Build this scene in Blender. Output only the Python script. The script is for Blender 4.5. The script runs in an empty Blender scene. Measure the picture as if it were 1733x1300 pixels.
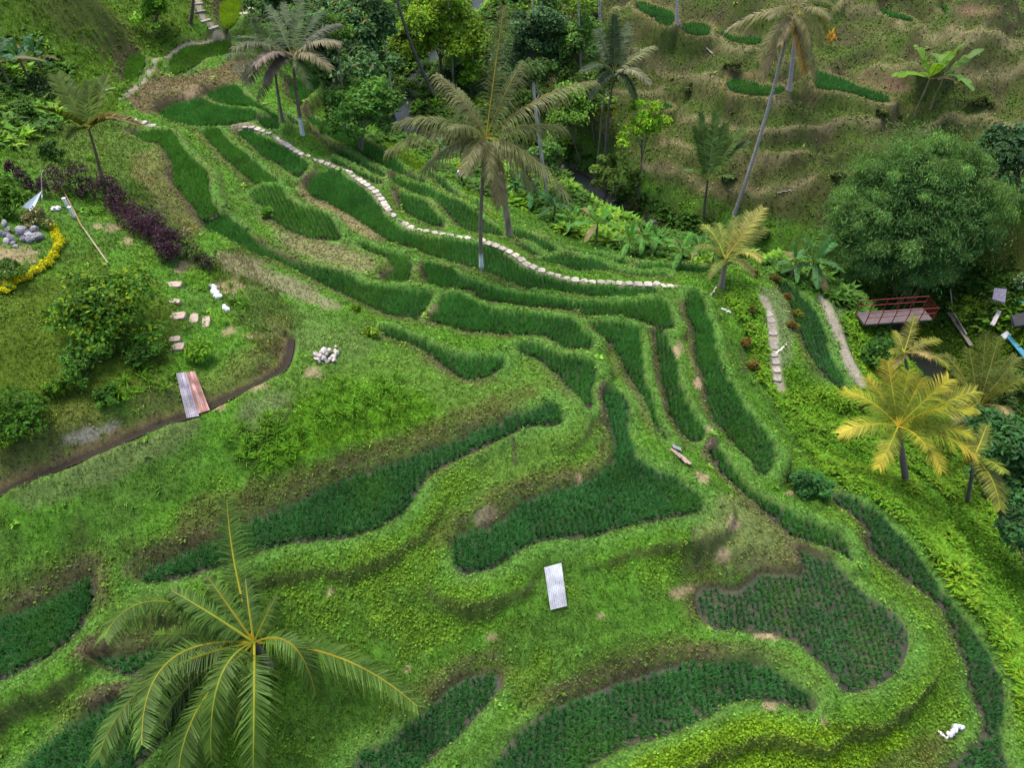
import bpy, math, random
import numpy as np
from mathutils import Vector, Matrix
random.seed(7)
rng = np.random.default_rng(11)
SC = bpy.context.scene
COL = SC.collection
R = math.radians
# ------------------------------------------------------------------ camera model (photo pixels 1733 x 1300)
CAM = np.array([0.0, 0.0, 26.0]); FPX = 1201.0; PITCH = R(45)
FW = np.array([0, math.cos(PITCH), -math.sin(PITCH)]); UPV = np.array([0, math.sin(PITCH), math.cos(PITCH)])
def ray(px, py):
    px = np.asarray(px, float); py = np.asarray(py, float)
    return FW[None]*FPX + np.array([1., 0, 0])[None]*(px.reshape(-1, 1)-866.5) + UPV[None]*(650-py.reshape(-1, 1))
def at_z(px, py, z):
    d = ray(px, py); t = (np.asarray(z)-CAM[2])/d[:, 2]
    return CAM + d*np.asarray(t).reshape(-1, 1)
def at_y(px, py, y):
    d = ray(px, py)[0]; return CAM + d*(y-CAM[1])/d[1]
def project(P):
    q = np.asarray(P, float)-CAM; dep = q@FW
    dep = np.where(dep < .5, .5, dep)
    return 866.5+FPX*q[..., 0]/dep, 650-FPX*(q@UPV)/dep, dep
# zoom windows in which outlines were read: origin and scale
W = dict(A=(180,120,.1731), B=(460,150,.1731), C=(640,240,.1731), D=(860,330,.1731), E=(330,280,.1731), F=(560,400,.1731),
         G=(840,460,.1731), H=(1080,440,.1731), I=(1080,640,.2308), J=(1333,800,.2308), K=(1333,1000,.2308), L=(1290,430,.2556),
         N=(220,0,.1962), M=(1050,0,.1962), Q1=(0,0,.26), Q2=(430,0,.26), Q3=(860,0,.26), Q4=(1283,0,.26), R0=(0,320,.26),
         R1=(0,640,.26), R2=(430,640,.26), R3=(860,640,.26), R4=(1283,640,.26), S1=(0,962,.26), S2=(430,962,.26), S3=(860,962,.26),
         S4=(1283,962,.26), P=(0,0,1.0))
def px_list(groups):
    out = []
    for w, pts in groups:
        ox, oy, s = W[w]
        out += [(ox+x*s, oy+y*s) for x, y in pts]
    return np.array(out, float)
def chaikin(P, n=1, closed=True):
    for _ in range(n):
        if closed:
            Q = np.roll(P, -1, 0); P = np.stack([.75*P+.25*Q, .25*P+.75*Q], 1).reshape(-1, P.shape[1])
        else:
            a, b = P[:-1], P[1:]
            P = np.vstack([P[:1], np.stack([.75*a+.25*b, .25*a+.75*b], 1).reshape(-1, P.shape[1]), P[-1:]])
    return P
def seg_dist(P, poly, closed):
    A = poly; Bq = np.roll(poly, -1, 0) if closed else poly[1:]
    A = A if closed else poly[:-1]
    best = np.full(len(P), 1e9); idx = np.zeros(len(P), int); tt = np.zeros(len(P))
    ins = np.zeros(len(P), bool)
    for i in range(len(A)):
        a, b = A[i], Bq[i]; ab = b-a; L = ab@ab+1e-12
        ap = P-a; t = np.clip((ap@ab)/L, 0, 1)
        d = np.hypot(ap[:, 0]-t*ab[0], ap[:, 1]-t*ab[1])
        m = d < best; best[m] = d[m]; idx[m] = i; tt[m] = t[m]
        if closed:
            c = (a[1] > P[:, 1]) != (b[1] > P[:, 1])
            with np.errstate(divide='ignore', invalid='ignore'):
                xi = a[0]+(P[:, 1]-a[1])/(b[1]-a[1])*(b[0]-a[0])
            ins ^= c & (P[:, 0] < xi)
    return best, idx, tt, ins
def sdist(P, poly):
    d, _, _, ins = seg_dist(P, poly, True); return np.where(ins, -d, d)
# cheap value noise
_perm = np.random.default_rng(3).random((256, 256))
def vnoise(x, y):
    xi = np.floor(x).astype(int); yi = np.floor(y).astype(int); fx = x-xi; fy = y-yi
    fx = fx*fx*(3-2*fx); fy = fy*fy*(3-2*fy)
    g = lambda a, b: _perm[a & 255, b & 255]
    return (g(xi, yi)*(1-fx)+g(xi+1, yi)*fx)*(1-fy)+(g(xi, yi+1)*(1-fx)+g(xi+1, yi+1)*fx)*fy
def fbm(x, y, o=4):
    s = np.zeros(np.shape(x)); a = .5; t = 0
    for k in range(o):
        s = s+a*vnoise(x+17.3*k, y-9.1*k); t += a; a *= .5; x = x*2.03; y = y*2.03
    return s/t
def sstep(a, b, x):
    t = np.clip((x-a)/(b-a), 0, 1); return t*t*(3-2*t)

# ------------------------------------------------------------------ objects and properties
def tag(o, label=None, cat=None, group=None, kind=None):
    if label: o['label'] = label
    if cat: o['category'] = cat
    if group: o['group'] = group
    if kind: o['kind'] = kind
    return o
def empty(name, loc, label, cat, group=None):
    o = bpy.data.objects.new(name, None); COL.objects.link(o); o.location = [float(v) for v in loc]
    o.empty_display_size = .3
    return tag(o, label, cat, group)
class Buf:
    """collects vertices, faces (triangles / quads / n-gons) and a colour per vertex"""
    def __init__(s): s.v = []; s.c = []; s.f = []; s.n = 0
    def add(s, V, F, c):
        V = np.asarray(V, float).reshape(-1, 3); F = np.asarray(F, int)
        c = np.asarray(c, float)
        if c.ndim == 1: c = np.broadcast_to(c, (len(V), 3))
        s.v.append(V); s.c.append(c); s.f.append(F+s.n); s.n += len(V)
    def build(s, name, mat, parent=None, origin=None, smooth=False):
        me = bpy.data.meshes.new(name)
        V = np.vstack(s.v); o = np.zeros(3) if origin is None else np.asarray(origin, float)
        V = V-o
        me.vertices.add(len(V)); me.vertices.foreach_set('co', V.astype(np.float32).ravel())
        li = np.concatenate([f.ravel() for f in s.f]); lt = np.concatenate([np.full(len(f), f.shape[1]) for f in s.f])
        ls = np.concatenate([[0], np.cumsum(lt)[:-1]])
        me.loops.add(len(li)); me.loops.foreach_set('vertex_index', li.astype(np.int32))
        me.polygons.add(len(lt)); me.polygons.foreach_set('loop_start', ls.astype(np.int32))
        me.polygons.foreach_set('use_smooth', np.full(len(lt), bool(smooth)))
        me.update(calc_edges=True)
        a = me.color_attributes.new('col', 'FLOAT_COLOR', 'POINT')
        C = np.ones((len(V), 4), np.float32); C[:, :3] = np.vstack(s.c); a.data.foreach_set('color', C.ravel())
        me.materials.append(mat)
        ob = bpy.data.objects.new(name, me); COL.objects.link(ob)
        if parent is not None:
            ob.parent = parent
            if origin is not None: ob.location = Vector([float(v) for v in o])-parent.location
            else: ob.location = -parent.location
        elif origin is not None: ob.location = [float(v) for v in o]
        return ob
# ------------------------------------------------------------------ materials
def nodemat(name):
    m = bpy.data.materials.new(name); m.use_nodes = True; nt = m.node_tree; nt.nodes.clear()
    return m, nt, lambda t: nt.nodes.new(t)
def leafmat(name, trans=.35, rough=.5, spec=.25, var=.25, nscale=3.0):
    m, nt, N = nodemat(name); L = nt.links.new
    out = N('ShaderNodeOutputMaterial'); at = N('ShaderNodeAttribute'); at.attribute_name = 'col'
    no = N('ShaderNodeTexNoise'); no.inputs['Scale'].default_value = nscale; no.inputs['Detail'].default_value = 3
    tc = N('ShaderNodeNewGeometry'); L(tc.outputs['Position'], no.inputs['Vector'])
    mr = N('ShaderNodeMapRange'); mr.inputs['From Min'].default_value = .3; mr.inputs['From Max'].default_value = .7
    mr.inputs['To Min'].default_value = 1-var; mr.inputs['To Max'].default_value = 1+var; L(no.outputs['Fac'], mr.inputs['Value'])
    mul = N('ShaderNodeVectorMath'); mul.operation = 'SCALE'; L(at.outputs['Color'], mul.inputs[0]); L(mr.outputs['Result'], mul.inputs['Scale'])
    p = N('ShaderNodeBsdfPrincipled'); p.inputs['Roughness'].default_value = rough; p.inputs['Specular IOR Level'].default_value = spec
    L(mul.outputs['Vector'], p.inputs['Base Color'])
    tr = N('ShaderNodeBsdfTranslucent'); sc2 = N('ShaderNodeVectorMath'); sc2.operation = 'MULTIPLY'; sc2.inputs[1].default_value = (1.25, 1.15, .6)
    L(mul.outputs['Vector'], sc2.inputs[0]); L(sc2.outputs['Vector'], tr.inputs['Color'])
    mx = N('ShaderNodeMixShader'); mx.inputs[0].default_value = trans; L(p.outputs[0], mx.inputs[1]); L(tr.outputs[0], mx.inputs[2])
    L(mx.outputs[0], out.inputs[0]); return m
def solidmat(name, rough=.8, nscale=8., var=.3, bump=.2, bscale=20., metal=0., spec=.3, stretch=(1, 1, 1)):
    m, nt, N = nodemat(name); L = nt.links.new
    out = N('ShaderNodeOutputMaterial'); at = N('ShaderNodeAttribute'); at.attribute_name = 'col'
    tc = N('ShaderNodeTexCoord'); mp = N('ShaderNodeMapping'); mp.inputs['Scale'].default_value = stretch; L(tc.outputs['Object'], mp.inputs['Vector'])
    no = N('ShaderNodeTexNoise'); no.inputs['Scale'].default_value = nscale; no.inputs['Detail'].default_value = 5; L(mp.outputs[0], no.inputs['Vector'])
    mr = N('ShaderNodeMapRange'); mr.inputs['From Min'].default_value = .3; mr.inputs['From Max'].default_value = .7
    mr.inputs['To Min'].default_value = 1-var; mr.inputs['To Max'].default_value = 1+var; L(no.outputs['Fac'], mr.inputs['Value'])
    mul = N('ShaderNodeVectorMath'); mul.operation = 'SCALE'; L(at.outputs['Color'], mul.inputs[0]); L(mr.outputs['Result'], mul.inputs['Scale'])
    p = N('ShaderNodeBsdfPrincipled'); p.inputs['Roughness'].default_value = rough; p.inputs['Metallic'].default_value = metal
    p.inputs['Specular IOR Level'].default_value = spec
    L(mul.outputs['Vector'], p.inputs['Base Color'])
    n2 = N('ShaderNodeTexNoise'); n2.inputs['Scale'].default_value = bscale; n2.inputs['Detail'].default_value = 4; L(mp.outputs[0], n2.inputs['Vector'])
    bp = N('ShaderNodeBump'); bp.inputs['Strength'].default_value = bump; bp.inputs['Distance'].default_value = .05
    L(n2.outputs['Fac'], bp.inputs['Height']); L(bp.outputs[0], p.inputs['Normal']); L(p.outputs[0], out.inputs[0]); return m
# ------------------------------------------------------------------ rice paddies: water level, outline as read from the photo, crop height, label
PAD = [
 ('p01',-.6,[('A',[(535,400),(620,345),(760,300),(900,270),(1000,300),(1120,345),(1290,360),(1460,385),(1470,440),(1440,475),(1280,490),(1190,520),(1000,530),(850,540),(700,520),(580,490),(540,450)])],.5,'broad dark rice paddy above the start of the slab path'),
 ('p02',-.85,[('A',[(930,255),(1050,190),(1180,150),(1290,130),(1330,210),(1430,290),(1560,360),(1680,440),(1690,470),(1600,430),(1500,350),(1400,345),(1290,330),(1130,320),(1020,275)])],.5,'pointed rice paddy under the brown bank beside the twin palms'),
 ('p03',-1.05,[('A',[(1490,450),(1600,450),(1690,490),(1700,550),(1600,560),(1520,530),(1480,490)])],.45,'small dark rice paddy beside the first slabs of the path'),
 ('p04',-2.6,[('N',[(1390,690),(1480,665),(1600,675),(1640,720),(1560,800),(1490,860),(1470,920),(1400,870),(1370,780)])],.45,'small rice paddy behind the trunk of the taller twin palm'),
 ('p05',-1.5,[('B',[(110,220),(180,250),(260,310),(250,350),(180,320),(130,270)])],.4,'tiny rice paddy between the two trunks of the twin palms'),
 ('p06',-3.5,[('B',[(320,230),(400,280),(520,320),(640,350),(760,400),(880,470),(1000,560),(1120,640),(1230,710),(1290,770),(1330,825),(1250,830),(1130,790),(1020,700),(900,660),(800,590),(690,550),(600,500),(510,430),(430,380),(360,310)])],.45,'long dark rice paddy with open water at its tip below the valley trees'),
 ('p07',-2.9,[('B',[(430,450),(520,490),(620,570),(720,620),(840,680),(960,740),(1040,770),(1110,820),(1100,860),(980,840),(870,770),(740,710),(640,630),(540,550),(450,490)])],.4,'narrow rice paddy two terraces beyond the curving slab path'),
 ('p08',-2.1,[('B',[(578,665),(650,690),(760,750),(860,800),(960,850),(1060,880),(1100,915),(1000,910),(920,870),(800,810),(690,750),(590,710)])],.35,'thin rice strip directly beyond the curving slab path'),
 ('p09',-3.9,[('B',[(1330,840),(1400,850),(1490,880),(1500,905),(1430,900),(1330,880)])],.35,'tiny rice paddy at the end of the long water-tipped paddy'),
 ('p10',-4.4,[('C',[(470,290),(560,300),(640,360),(720,430),(790,500),(800,545),(720,520),(640,450),(560,370),(490,320)])],.4,'small rice paddy beneath the hanging frond tips by the person'),
 ('p11',-3.4,[('C',[(120,350),(190,345),(250,385),(340,400),(440,420),(540,470),(640,525),(740,560),(830,600),(920,660),(1000,720),(1060,770),(1150,830),(1220,880),(1235,920),(1150,895),(1060,880),(960,880),(830,850),(770,800),(720,740),(650,650),(610,590),(500,560),(400,510),(290,470),(190,430),(140,390)])],.45,'long winding rice paddy passing behind the trunk with the whitewashed foot'),
 ('p12',-2.9,[('C',[(190,490),(280,530),(360,540),(440,560),(490,600),(540,680),(600,740),(650,800),(640,825),(540,815),(430,780),(330,730),(240,670),(210,590)])],.5,'rounded rice paddy inside the bend of the slab path'),
 ('p13',-4.6,[('C',[(830,560),(900,560),(980,590),(1045,640),(1045,690),(960,655),(890,615)])],.4,'small rice paddy below the person on the grassy bank'),
 ('p14',-3.9,[('D',[(30,345),(130,340),(220,380),(310,420),(400,460),(470,510),(500,550),(440,570),(350,540),(260,480),(170,440),(60,400)])],.45,'leaf-shaped rice paddy in front of the banana row'),
 ('p15',-3.3,[('D',[(70,460),(180,470),(240,520),(310,570),(400,600),(340,600),(240,580),(150,530),(90,490)])],.4,'thin curved rice paddy beside the leaf-shaped one'),
 ('p16',-3.0,[('D',[(290,625),(400,600),(490,580),(590,560),(650,590),(700,620),(850,610),(920,650),(990,700),(1060,730),(1200,760),(1400,770),(1540,760),(1580,780),(1500,805),(1350,805),(1200,790),(1060,770),(900,760),(760,765),(650,775),(590,730),(500,690),(400,670),(310,655)])],.45,'wavy rice paddy just beyond the bright straight run of slabs'),
 ('p17',-4.4,[('D',[(530,520),(640,530),(760,560),(900,570),(1000,620),(1180,650),(1190,700),(1080,700),(980,660),(900,600),(760,590),(660,570)])],.35,'dim rice paddy at the feet of the banana row'),
 ('p18',-4.0,[('D',[(1250,690),(1400,680),(1700,690),(1950,690),(2050,730),(1950,790),(1750,770),(1600,735),(1400,740),(1260,730)])],.35,'dim rice strip ending at the trunk of the yellowish young palm'),
 ('p19',-1.6,[('E',[(1080,200),(1180,110),(1290,40)]),('B',[(560,790),(650,800),(740,870),(850,940),(940,1020),(1010,1090),(1080,1190)]),('C',[(60,740),(160,820),(290,880),(420,920),(560,945),(700,955),(850,975),(1000,995),(1100,1020),(1200,1070),(1300,1140)]),('D',[(60,650),(160,730),(300,795),(450,830),(570,850),(700,885),(850,892),(1100,900),(1300,905),(1470,912),(1400,970),(1300,1000),(1150,1020),(950,1010),(800,990),(700,970),(550,960),(400,955),(270,955),(150,900),(60,860)]),('F',[(1733,450),(1600,380),(1420,320),(1300,285),(1150,250),(1030,215),(900,150),(760,100),(620,60),(520,15)]),('E',[(1560,510),(1430,440),(1330,380),(1200,330),(1120,270)])],.5,'very long rice paddy that follows the slab path on its uphill side'),
 ('p20',-1.05,[('A',[(1250,570),(1370,570),(1470,610),(1560,660),(1733,750)]),('B',[(60,530),(150,590),(250,660),(340,710),(350,740),(280,850),(230,850),(150,790),(60,720)]),('A',[(1560,850),(1440,740),(1350,660)])],.45,'dark wedge of rice beside the upper slabs of the path'),
 ('p21',-.5,[('A',[(930,570),(1010,540),(1090,545),(1140,610),(1180,680),(1260,730),(1360,790),(1430,860),(1500,930),(1600,1000),(1690,1060),(1640,1085),(1530,1095),(1440,1100),(1380,1040),(1280,950),(1180,870),(1100,770),(1000,690),(960,620)])],.45,'tapering rice paddy between two grassy banks above the little white crossing'),
 ('p22',.7,[('A',[(250,620),(400,580),(560,570),(660,580),(690,660),(750,760),(840,850),(920,920),(990,970),(1000,1100),(1010,1250)]),('E',[(230,430),(230,470),(140,510),(60,540),(30,520),(5,420)]),('A',[(770,1240),(700,1140),(650,1050),(660,960),(620,850),(560,740),(480,690),(380,700),(300,660)])],.45,'yellow-green rice paddy running down from the small palm to a cross bank'),
 ('p23',.35,[('E',[(60,610),(140,560),(240,480),(310,480),(380,540),(480,620),(560,720),(640,800),(720,850),(850,900),(960,950),(1080,960),(1200,990),(1330,1000),(1450,1050),(1560,1090)]),('F',[(250,450),(420,490),(600,510),(800,530),(980,545),(985,580),(940,660),(880,760),(850,820),(760,780),(620,780),(480,740),(340,680),(200,610),(100,560)]),('E',[(1300,1200),(1150,1100),(1000,1040),(850,960),(700,920),(560,870),(430,790),(300,730),(180,690)])],.45,'long dark rice paddy under the dry litter slope, ending at a narrow cross bank'),
 ('p24',-.2,[('E',[(560,230),(700,190),(830,190),(880,280),(960,360),(1080,410),(1230,430),(1320,490),(1380,570),(1410,650),(1410,720),(1300,720),(1150,700),(1000,670),(900,620),(800,560),(770,470),(700,380),(620,380),(560,300)])],.45,'rounded rice paddy with a bright bush at its edge'),
 ('p25',-.5,[('F',[(250,40),(330,60),(420,110),(560,150),(680,180),(790,220),(790,300),(760,400),(730,465),(620,460),(510,430),(560,380),(620,340),(590,260),(540,190),(430,160),(340,120)])],.45,'hooked rice paddy beside the patch of dry straw and weeds'),
 ('p26',-.8,[('F',[(930,250),(1050,270),(1150,310),(1250,370),(1350,420),(1450,460),(1550,500),(1650,530)]),('G',[(100,195),(250,225),(400,245),(550,265),(700,285),(850,305),(1000,312),(1200,312),(1400,295),(1550,262)]),('H',[(250,375),(290,440),(330,560),(365,650),(280,660),(190,655)]),('G',[(1500,505),(1380,460),(1260,455),(1200,425),(1060,425),(950,440),(880,430),(780,375),(650,355),(400,340),(250,325),(100,305)]),('F',[(1600,630),(1450,610),(1410,540),(1330,500),(1150,500),(960,495),(950,440),(900,320)])],.5,'long rice paddy on the uphill side of the whitewashed palm foot'),
 ('p27',.2,[('F',[(1150,560),(1230,560),(1330,610),(1450,670),(1600,720)]),('G',[(20,390),(100,400),(300,410),(500,430),(650,440),(770,470),(800,530),(860,600),(950,670),(960,715),(880,740),(780,750),(680,750),(600,740),(530,690),(500,640),(440,620),(330,620),(200,620),(100,610)]),('F',[(1680,960),(1560,940),(1400,930),(1300,930),(1200,890),(1080,860),(960,840),(1000,770),(1060,680),(1100,610)])],.5,'big deep-green rice paddy in the middle of the terraces beside the narrow cross bank'),
 ('p28',1.1,[('P',[(652,874),(0,0)][:0]),('R2',[(880,935),(950,945),(1100,990),(1180,1030),(1300,1080),(1450,1095),(1600,1100),(1640,1120),(1560,1190),(1450,1240),(1400,1255),(1340,1220),(1250,1160),(1180,1100),(1100,1040),(1000,990),(900,975)][:0]),('P',[(660,552),(690,562),(716,577),(737,588),(768,601),(807,605),(846,606),(857,611),(836,630),(807,642),(794,646),(778,637),(755,622),(737,606),(716,590),(690,577),(664,573),(640,560)])],.5,'tapering rice paddy on the crest above the vivid grass slope'),
 ('p29',.8,[('G',[(180,720),(320,680),(430,720),(520,765),(620,815),(760,835),(880,855),(960,880),(975,960),(945,1080),(920,1200)]),('R3',[(550,60),(545,140),(540,215),(490,170),(420,90),(360,20)]),('G',[(760,1180),(680,1090),(600,1000),(480,890),(360,820),(250,790)])],.5,'rice paddy shaped like a boot below the big middle paddy'),
 ('p30',-.3,[('G',[(930,490),(1060,480),(1200,490),(1350,520),(1400,560),(1410,700),(1420,850),(1440,1000),(1470,1150)]),('I',[(60,40),(95,140),(125,290),(190,400),(240,465),(180,420),(110,320),(60,220),(0,110)]),('G',[(1370,1200),(1330,1080),(1290,1000),(1240,900),(1190,780),(1130,720),(1050,640),(970,570),(930,530)])],.5,'long falling rice paddy that narrows down to the heap of old boards'),
 ('p31',-1.0,[('H',[(150,690),(230,680),(270,740),(310,830),(350,920),(380,1020),(395,1150)]),('I',[(310,60),(360,200),(430,300),(480,370),(480,430),(420,465),(350,440),(280,350),(220,250),(200,120),(180,20)]),('H',[(250,1250),(220,1050),(190,900),(160,780)])],.45,'slim rice paddy between two parallel falling banks'),
 ('p32',-1.7,[('H',[(470,400),(490,310),(560,300),(610,330),(640,420),(680,560),(730,680),(740,800),(780,950),(840,1060),(880,1180)]),('I',[(680,20),(730,140),(800,240),(880,340),(960,420),(1000,500),(1000,580),(970,680),(910,710),(870,680),(840,590),(750,530),(690,470),(640,400),(570,320),(520,200),(490,80)]),('H',[(630,1150),(580,1030),(560,880),(560,750),(530,620),(470,560)])],.5,'tall straight rice paddy next to the ferny slope'),
 ('p33',-1.5,[('I',[(510,540),(560,490),(610,530),(660,600),(720,690),(760,760),(860,830),(960,890),(1080,960),(1200,1020),(1320,1070),(1450,1120),(1520,1180)]),('J',[(470,590),(500,650),(420,600),(330,545),(200,510),(90,480)]),('I',[(1130,1170),(1060,1090),(980,1020),(880,940),(780,870),(700,790),(620,730),(570,650)])],.4,'thin rice strip winding under the dry grassy shoulder'),
 ('p34',-3.4,[('J',[(330,140),(440,150),(560,220),(680,300),(760,370),(850,470),(920,550),(990,650),(1060,750),(1150,880),(1230,980),(1320,1080),(1400,1190)]),('K',[(1440,400),(1510,500),(1560,620),(1600,700),(1600,850),(1570,1000),(1580,1150),(1640,1300),(1660,1500),(1100,1500),(1170,1300),(1290,1200),(1430,1070),(1440,930),(1390,850),(1350,740),(1310,640),(1320,560),(1280,460),(1220,350),(1190,230)]),('J',[(1110,960),(1000,880),(900,800),(800,720),(650,610),(600,560),(600,470),(590,400),(500,320),(400,250),(330,200)])],.4,'outermost long rice paddy curving under the ferny slope'),
 ('p35',-1.65,[('J',[(50,570),(200,590),(330,640),(430,740),(520,830),(600,900),(720,970),(830,1060),(890,1150)]),('K',[(905,330),(890,430),(850,540),(770,620),(660,690),(560,730),(450,750),(390,710),(340,640),(280,560),(200,480),(120,400),(40,350)]),('S3',[(1700,412),(1560,400),(1420,405),(1330,385),(1265,330),(1230,250),(1225,130),(1350,110),(1480,150),(1600,60),(1640,20)]),('J',[(20,740),(120,745),(100,650)])],.3,'big round rice paddy with sparse seedlings over dark mud'),
 ('p36',.3,[('R3',[(610,100),(680,60),(760,110),(790,170),(780,280),(780,380),(820,480),(900,560),(1000,610),(1100,650),(1180,700),(1240,760),(1270,800),(1270,840),(1200,880),(1100,885),(1000,910),(850,940),(720,960),(600,1010),(480,1030),(300,1035),(180,1060),(60,1110)]),('R2',[(1600,1210),(1450,1255),(1340,1270),(1310,1230),(1290,1120),(1290,1040),(1400,1000),(1550,970)]),('R3',[(60,840),(120,790),(230,760),(350,720),(450,690),(560,640),(640,600),(690,540),(700,440),(670,340),(640,240),(610,170)])],.35,'wide wedge of rice with a long upper arm, above the white metal sheet'),
 ('p37',1.25,[('R3',[(350,210),(340,290),(260,295),(180,290),(60,330)]),('R2',[(1640,370),(1560,400),(1450,460),(1350,500),(1230,560),(1130,620),(1080,700),(1030,780),(960,860),(880,920),(780,970),(640,1020),(540,1040),(400,1050),(250,1060),(120,1085)]),('R1',[(1600,1140),(1400,1220),(1200,1290),(1000,1320),(900,1310),(900,1270),(1000,1230),(1180,1150),(1400,1060),(1560,970)]),('R2',[(0,910),(120,870),(280,810),(450,720),(600,640),(750,600),(900,560),(1050,500),(1180,450),(1300,420),(1450,350),(1560,310)]),('R3',[(0,240),(100,220),(200,180),(280,140),(330,180)])],.35,'curved band of rice below the moss-brown bank'),
 ('p38',.95,[('S1',[(-500,400),(-200,380),(0,320),(100,290),(250,240),(400,150),(550,70),(600,40),(610,140),(570,300),(480,430),(380,510),(250,600),(130,660),(0,720),(-300,820),(-500,850)])],.35,'rice paddy cut off by the picture edge beside the big green palm'),
 ('p39',-.15,[('S1',[(120,1320),(250,1180),(420,1050),(600,930),(750,850),(900,800),(1050,760),(1170,780),(1160,880),(1100,1000),(1040,1120),(960,1220),(850,1300),(800,1450),(0,1450)])],.35,'rice paddy lying partly under the big green palm'),
 ('p40',.35,[('S1',[(560,575),(700,565),(850,570),(950,520),(1050,480),(1150,480),(1100,600),(1000,680),(850,700),(700,660)])],.3,'small muddy rice paddy in a dark hollow behind the palm fronds'),
 ('p41',-1.8,[('S2',[(630,1300),(700,1190),(800,1160),(880,1120),(960,1050),(1060,970),(1160,880),(1280,760),(1400,700),(1500,680),(1580,690),(1610,740),(1570,820),(1500,900),(1420,980),(1340,1080),(1230,1160),(1130,1250),(1080,1300),(1050,1450),(560,1450)])],.3,'short rice paddy with a muddy rim next to the tip of a palm frond'),
 ('p42',-2.0,[('S3',[(0,1130),(100,1030),(250,920),(400,860),(550,810),(700,740),(850,700),(1000,650),(1150,620),(1300,600),(1500,600),(1640,610)]),('S4',[(100,660),(190,720),(280,790),(370,850),(390,920),(300,920),(180,880),(60,850)]),('S3',[(1500,850),(1420,880),(1350,940),(1200,1000),(1080,1060),(960,1110),(800,1140),(650,1210),(540,1270),(480,1330),(450,1450),(-200,1450),(-80,1250)])],.3,'large flooded rice paddy with silvery water between the seedlings'),
 ('p43',-4.6,[('L',[(110,180),(160,180),(230,245),(300,310),(360,390),(410,480),(430,580),(460,680),(510,770),(560,850),(540,900),(480,860),(400,790),(330,680),(290,600),(260,520),(220,420),(200,350),(150,270),(110,220)])],.45,'curved rice strip beside the pale dirt trail near the red bridge'),
 ('p44',.6,[('N',[(780,0),(1000,0),(960,60),(940,150),(870,240),(810,260),(770,180),(770,80)])],.35,'bright lime-green rice paddy by the stone steps'),
 ('p45',-.4,[('N',[(340,490),(420,430),(510,385),(620,385),(700,360),(760,340),(850,340),(880,380),(860,460),(760,480),(650,490),(560,565),(450,630),(350,640),(330,570)])],.4,'fresh green rice paddy under the curving dirt trail'),
 ('p46',.2,[('Q1',[(840,360),(900,340),(950,370),(955,420),(900,510),(830,560),(800,520),(810,430)])],.4,'upright patch of pale green rice left of the dirt trail'),
 ('p47',.8,[('M',[(110,20),(200,0),(300,50),(420,80),(470,100),(470,190),(400,220),(340,190),(250,120),(150,70)])],.4,'rice paddy at the foot of a bare pale trunk on the far hill'),
 ('p48',.4,[('M',[(520,210),(600,180),(700,190),(780,210),(780,280),(720,300),(620,290),(540,260)])],.4,'oval rice paddy beside the bare pale trunk on the far hill'),
 ('p49',.2,[('M',[(850,250),(900,260),(960,300),(1100,310),(1250,330),(1230,370),(1100,380),(960,340),(880,310)])],.4,'thin rice strip near the drooping frond of the tall far palm'),
 ('p50',-1.2,[('M',[(920,690),(1000,675),(1120,690),(1280,740),(1420,730),(1430,790),(1300,825),(1100,810),(960,780),(910,735)])],.4,'rice strip crossed by the leaning trunk of the tall far palm'),
 ('p51',-.5,[('Q4',[(360,450),(440,470),(560,510),(680,570),(800,600),(880,640),(840,665),(720,640),(580,590),(450,580),(370,560)])],.45,'curved rice paddy under a dark bank beside the tall far palm'),
 ('p52',2.6,[('Q4',[(1190,60),(1200,10),(1280,90),(1400,120),(1520,110),(1530,155),(1400,160),(1280,140)])],.4,'rice paddy under the bare red soil at the top of the far hill'),
 ('p53',2.9,[('Q4',[(330,0),(510,0),(500,40),(400,40)])],.4,'small rice paddy behind the crown of the tall far palm'),
 ('p54',2.3,[('Q4',[(760,40),(830,60),(1000,110),(1020,140),(900,120),(800,80)])],.35,'thin rice strip below a terrace edge at the top of the far hill'),
 ('p55',-.3,[('Q3',[(430,50),(520,0),(580,20),(520,60),(470,85)])],.4,'rice paddy seen between thin trunks at the top of the valley'),
 ('p56',-1.6,[('Q3',[(400,130),(470,110),(510,140),(470,165),(410,160)])],.4,'tiny rice paddy behind the thin valley tree'),
 ('p57',-3.9,[('Q3',[(970,650),(1060,670),(1070,700),(1000,705)])],.35,'tiny rice paddy beside the lime-green valley tree'),
 ('p58',-6.3,[('Q2',[(1240,440),(1250,380),(1330,300),(1440,240),(1500,220),(1530,260),(1450,320),(1370,380),(1300,440)])],.35,'grassy rice strip along the stream bank'),
]
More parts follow.
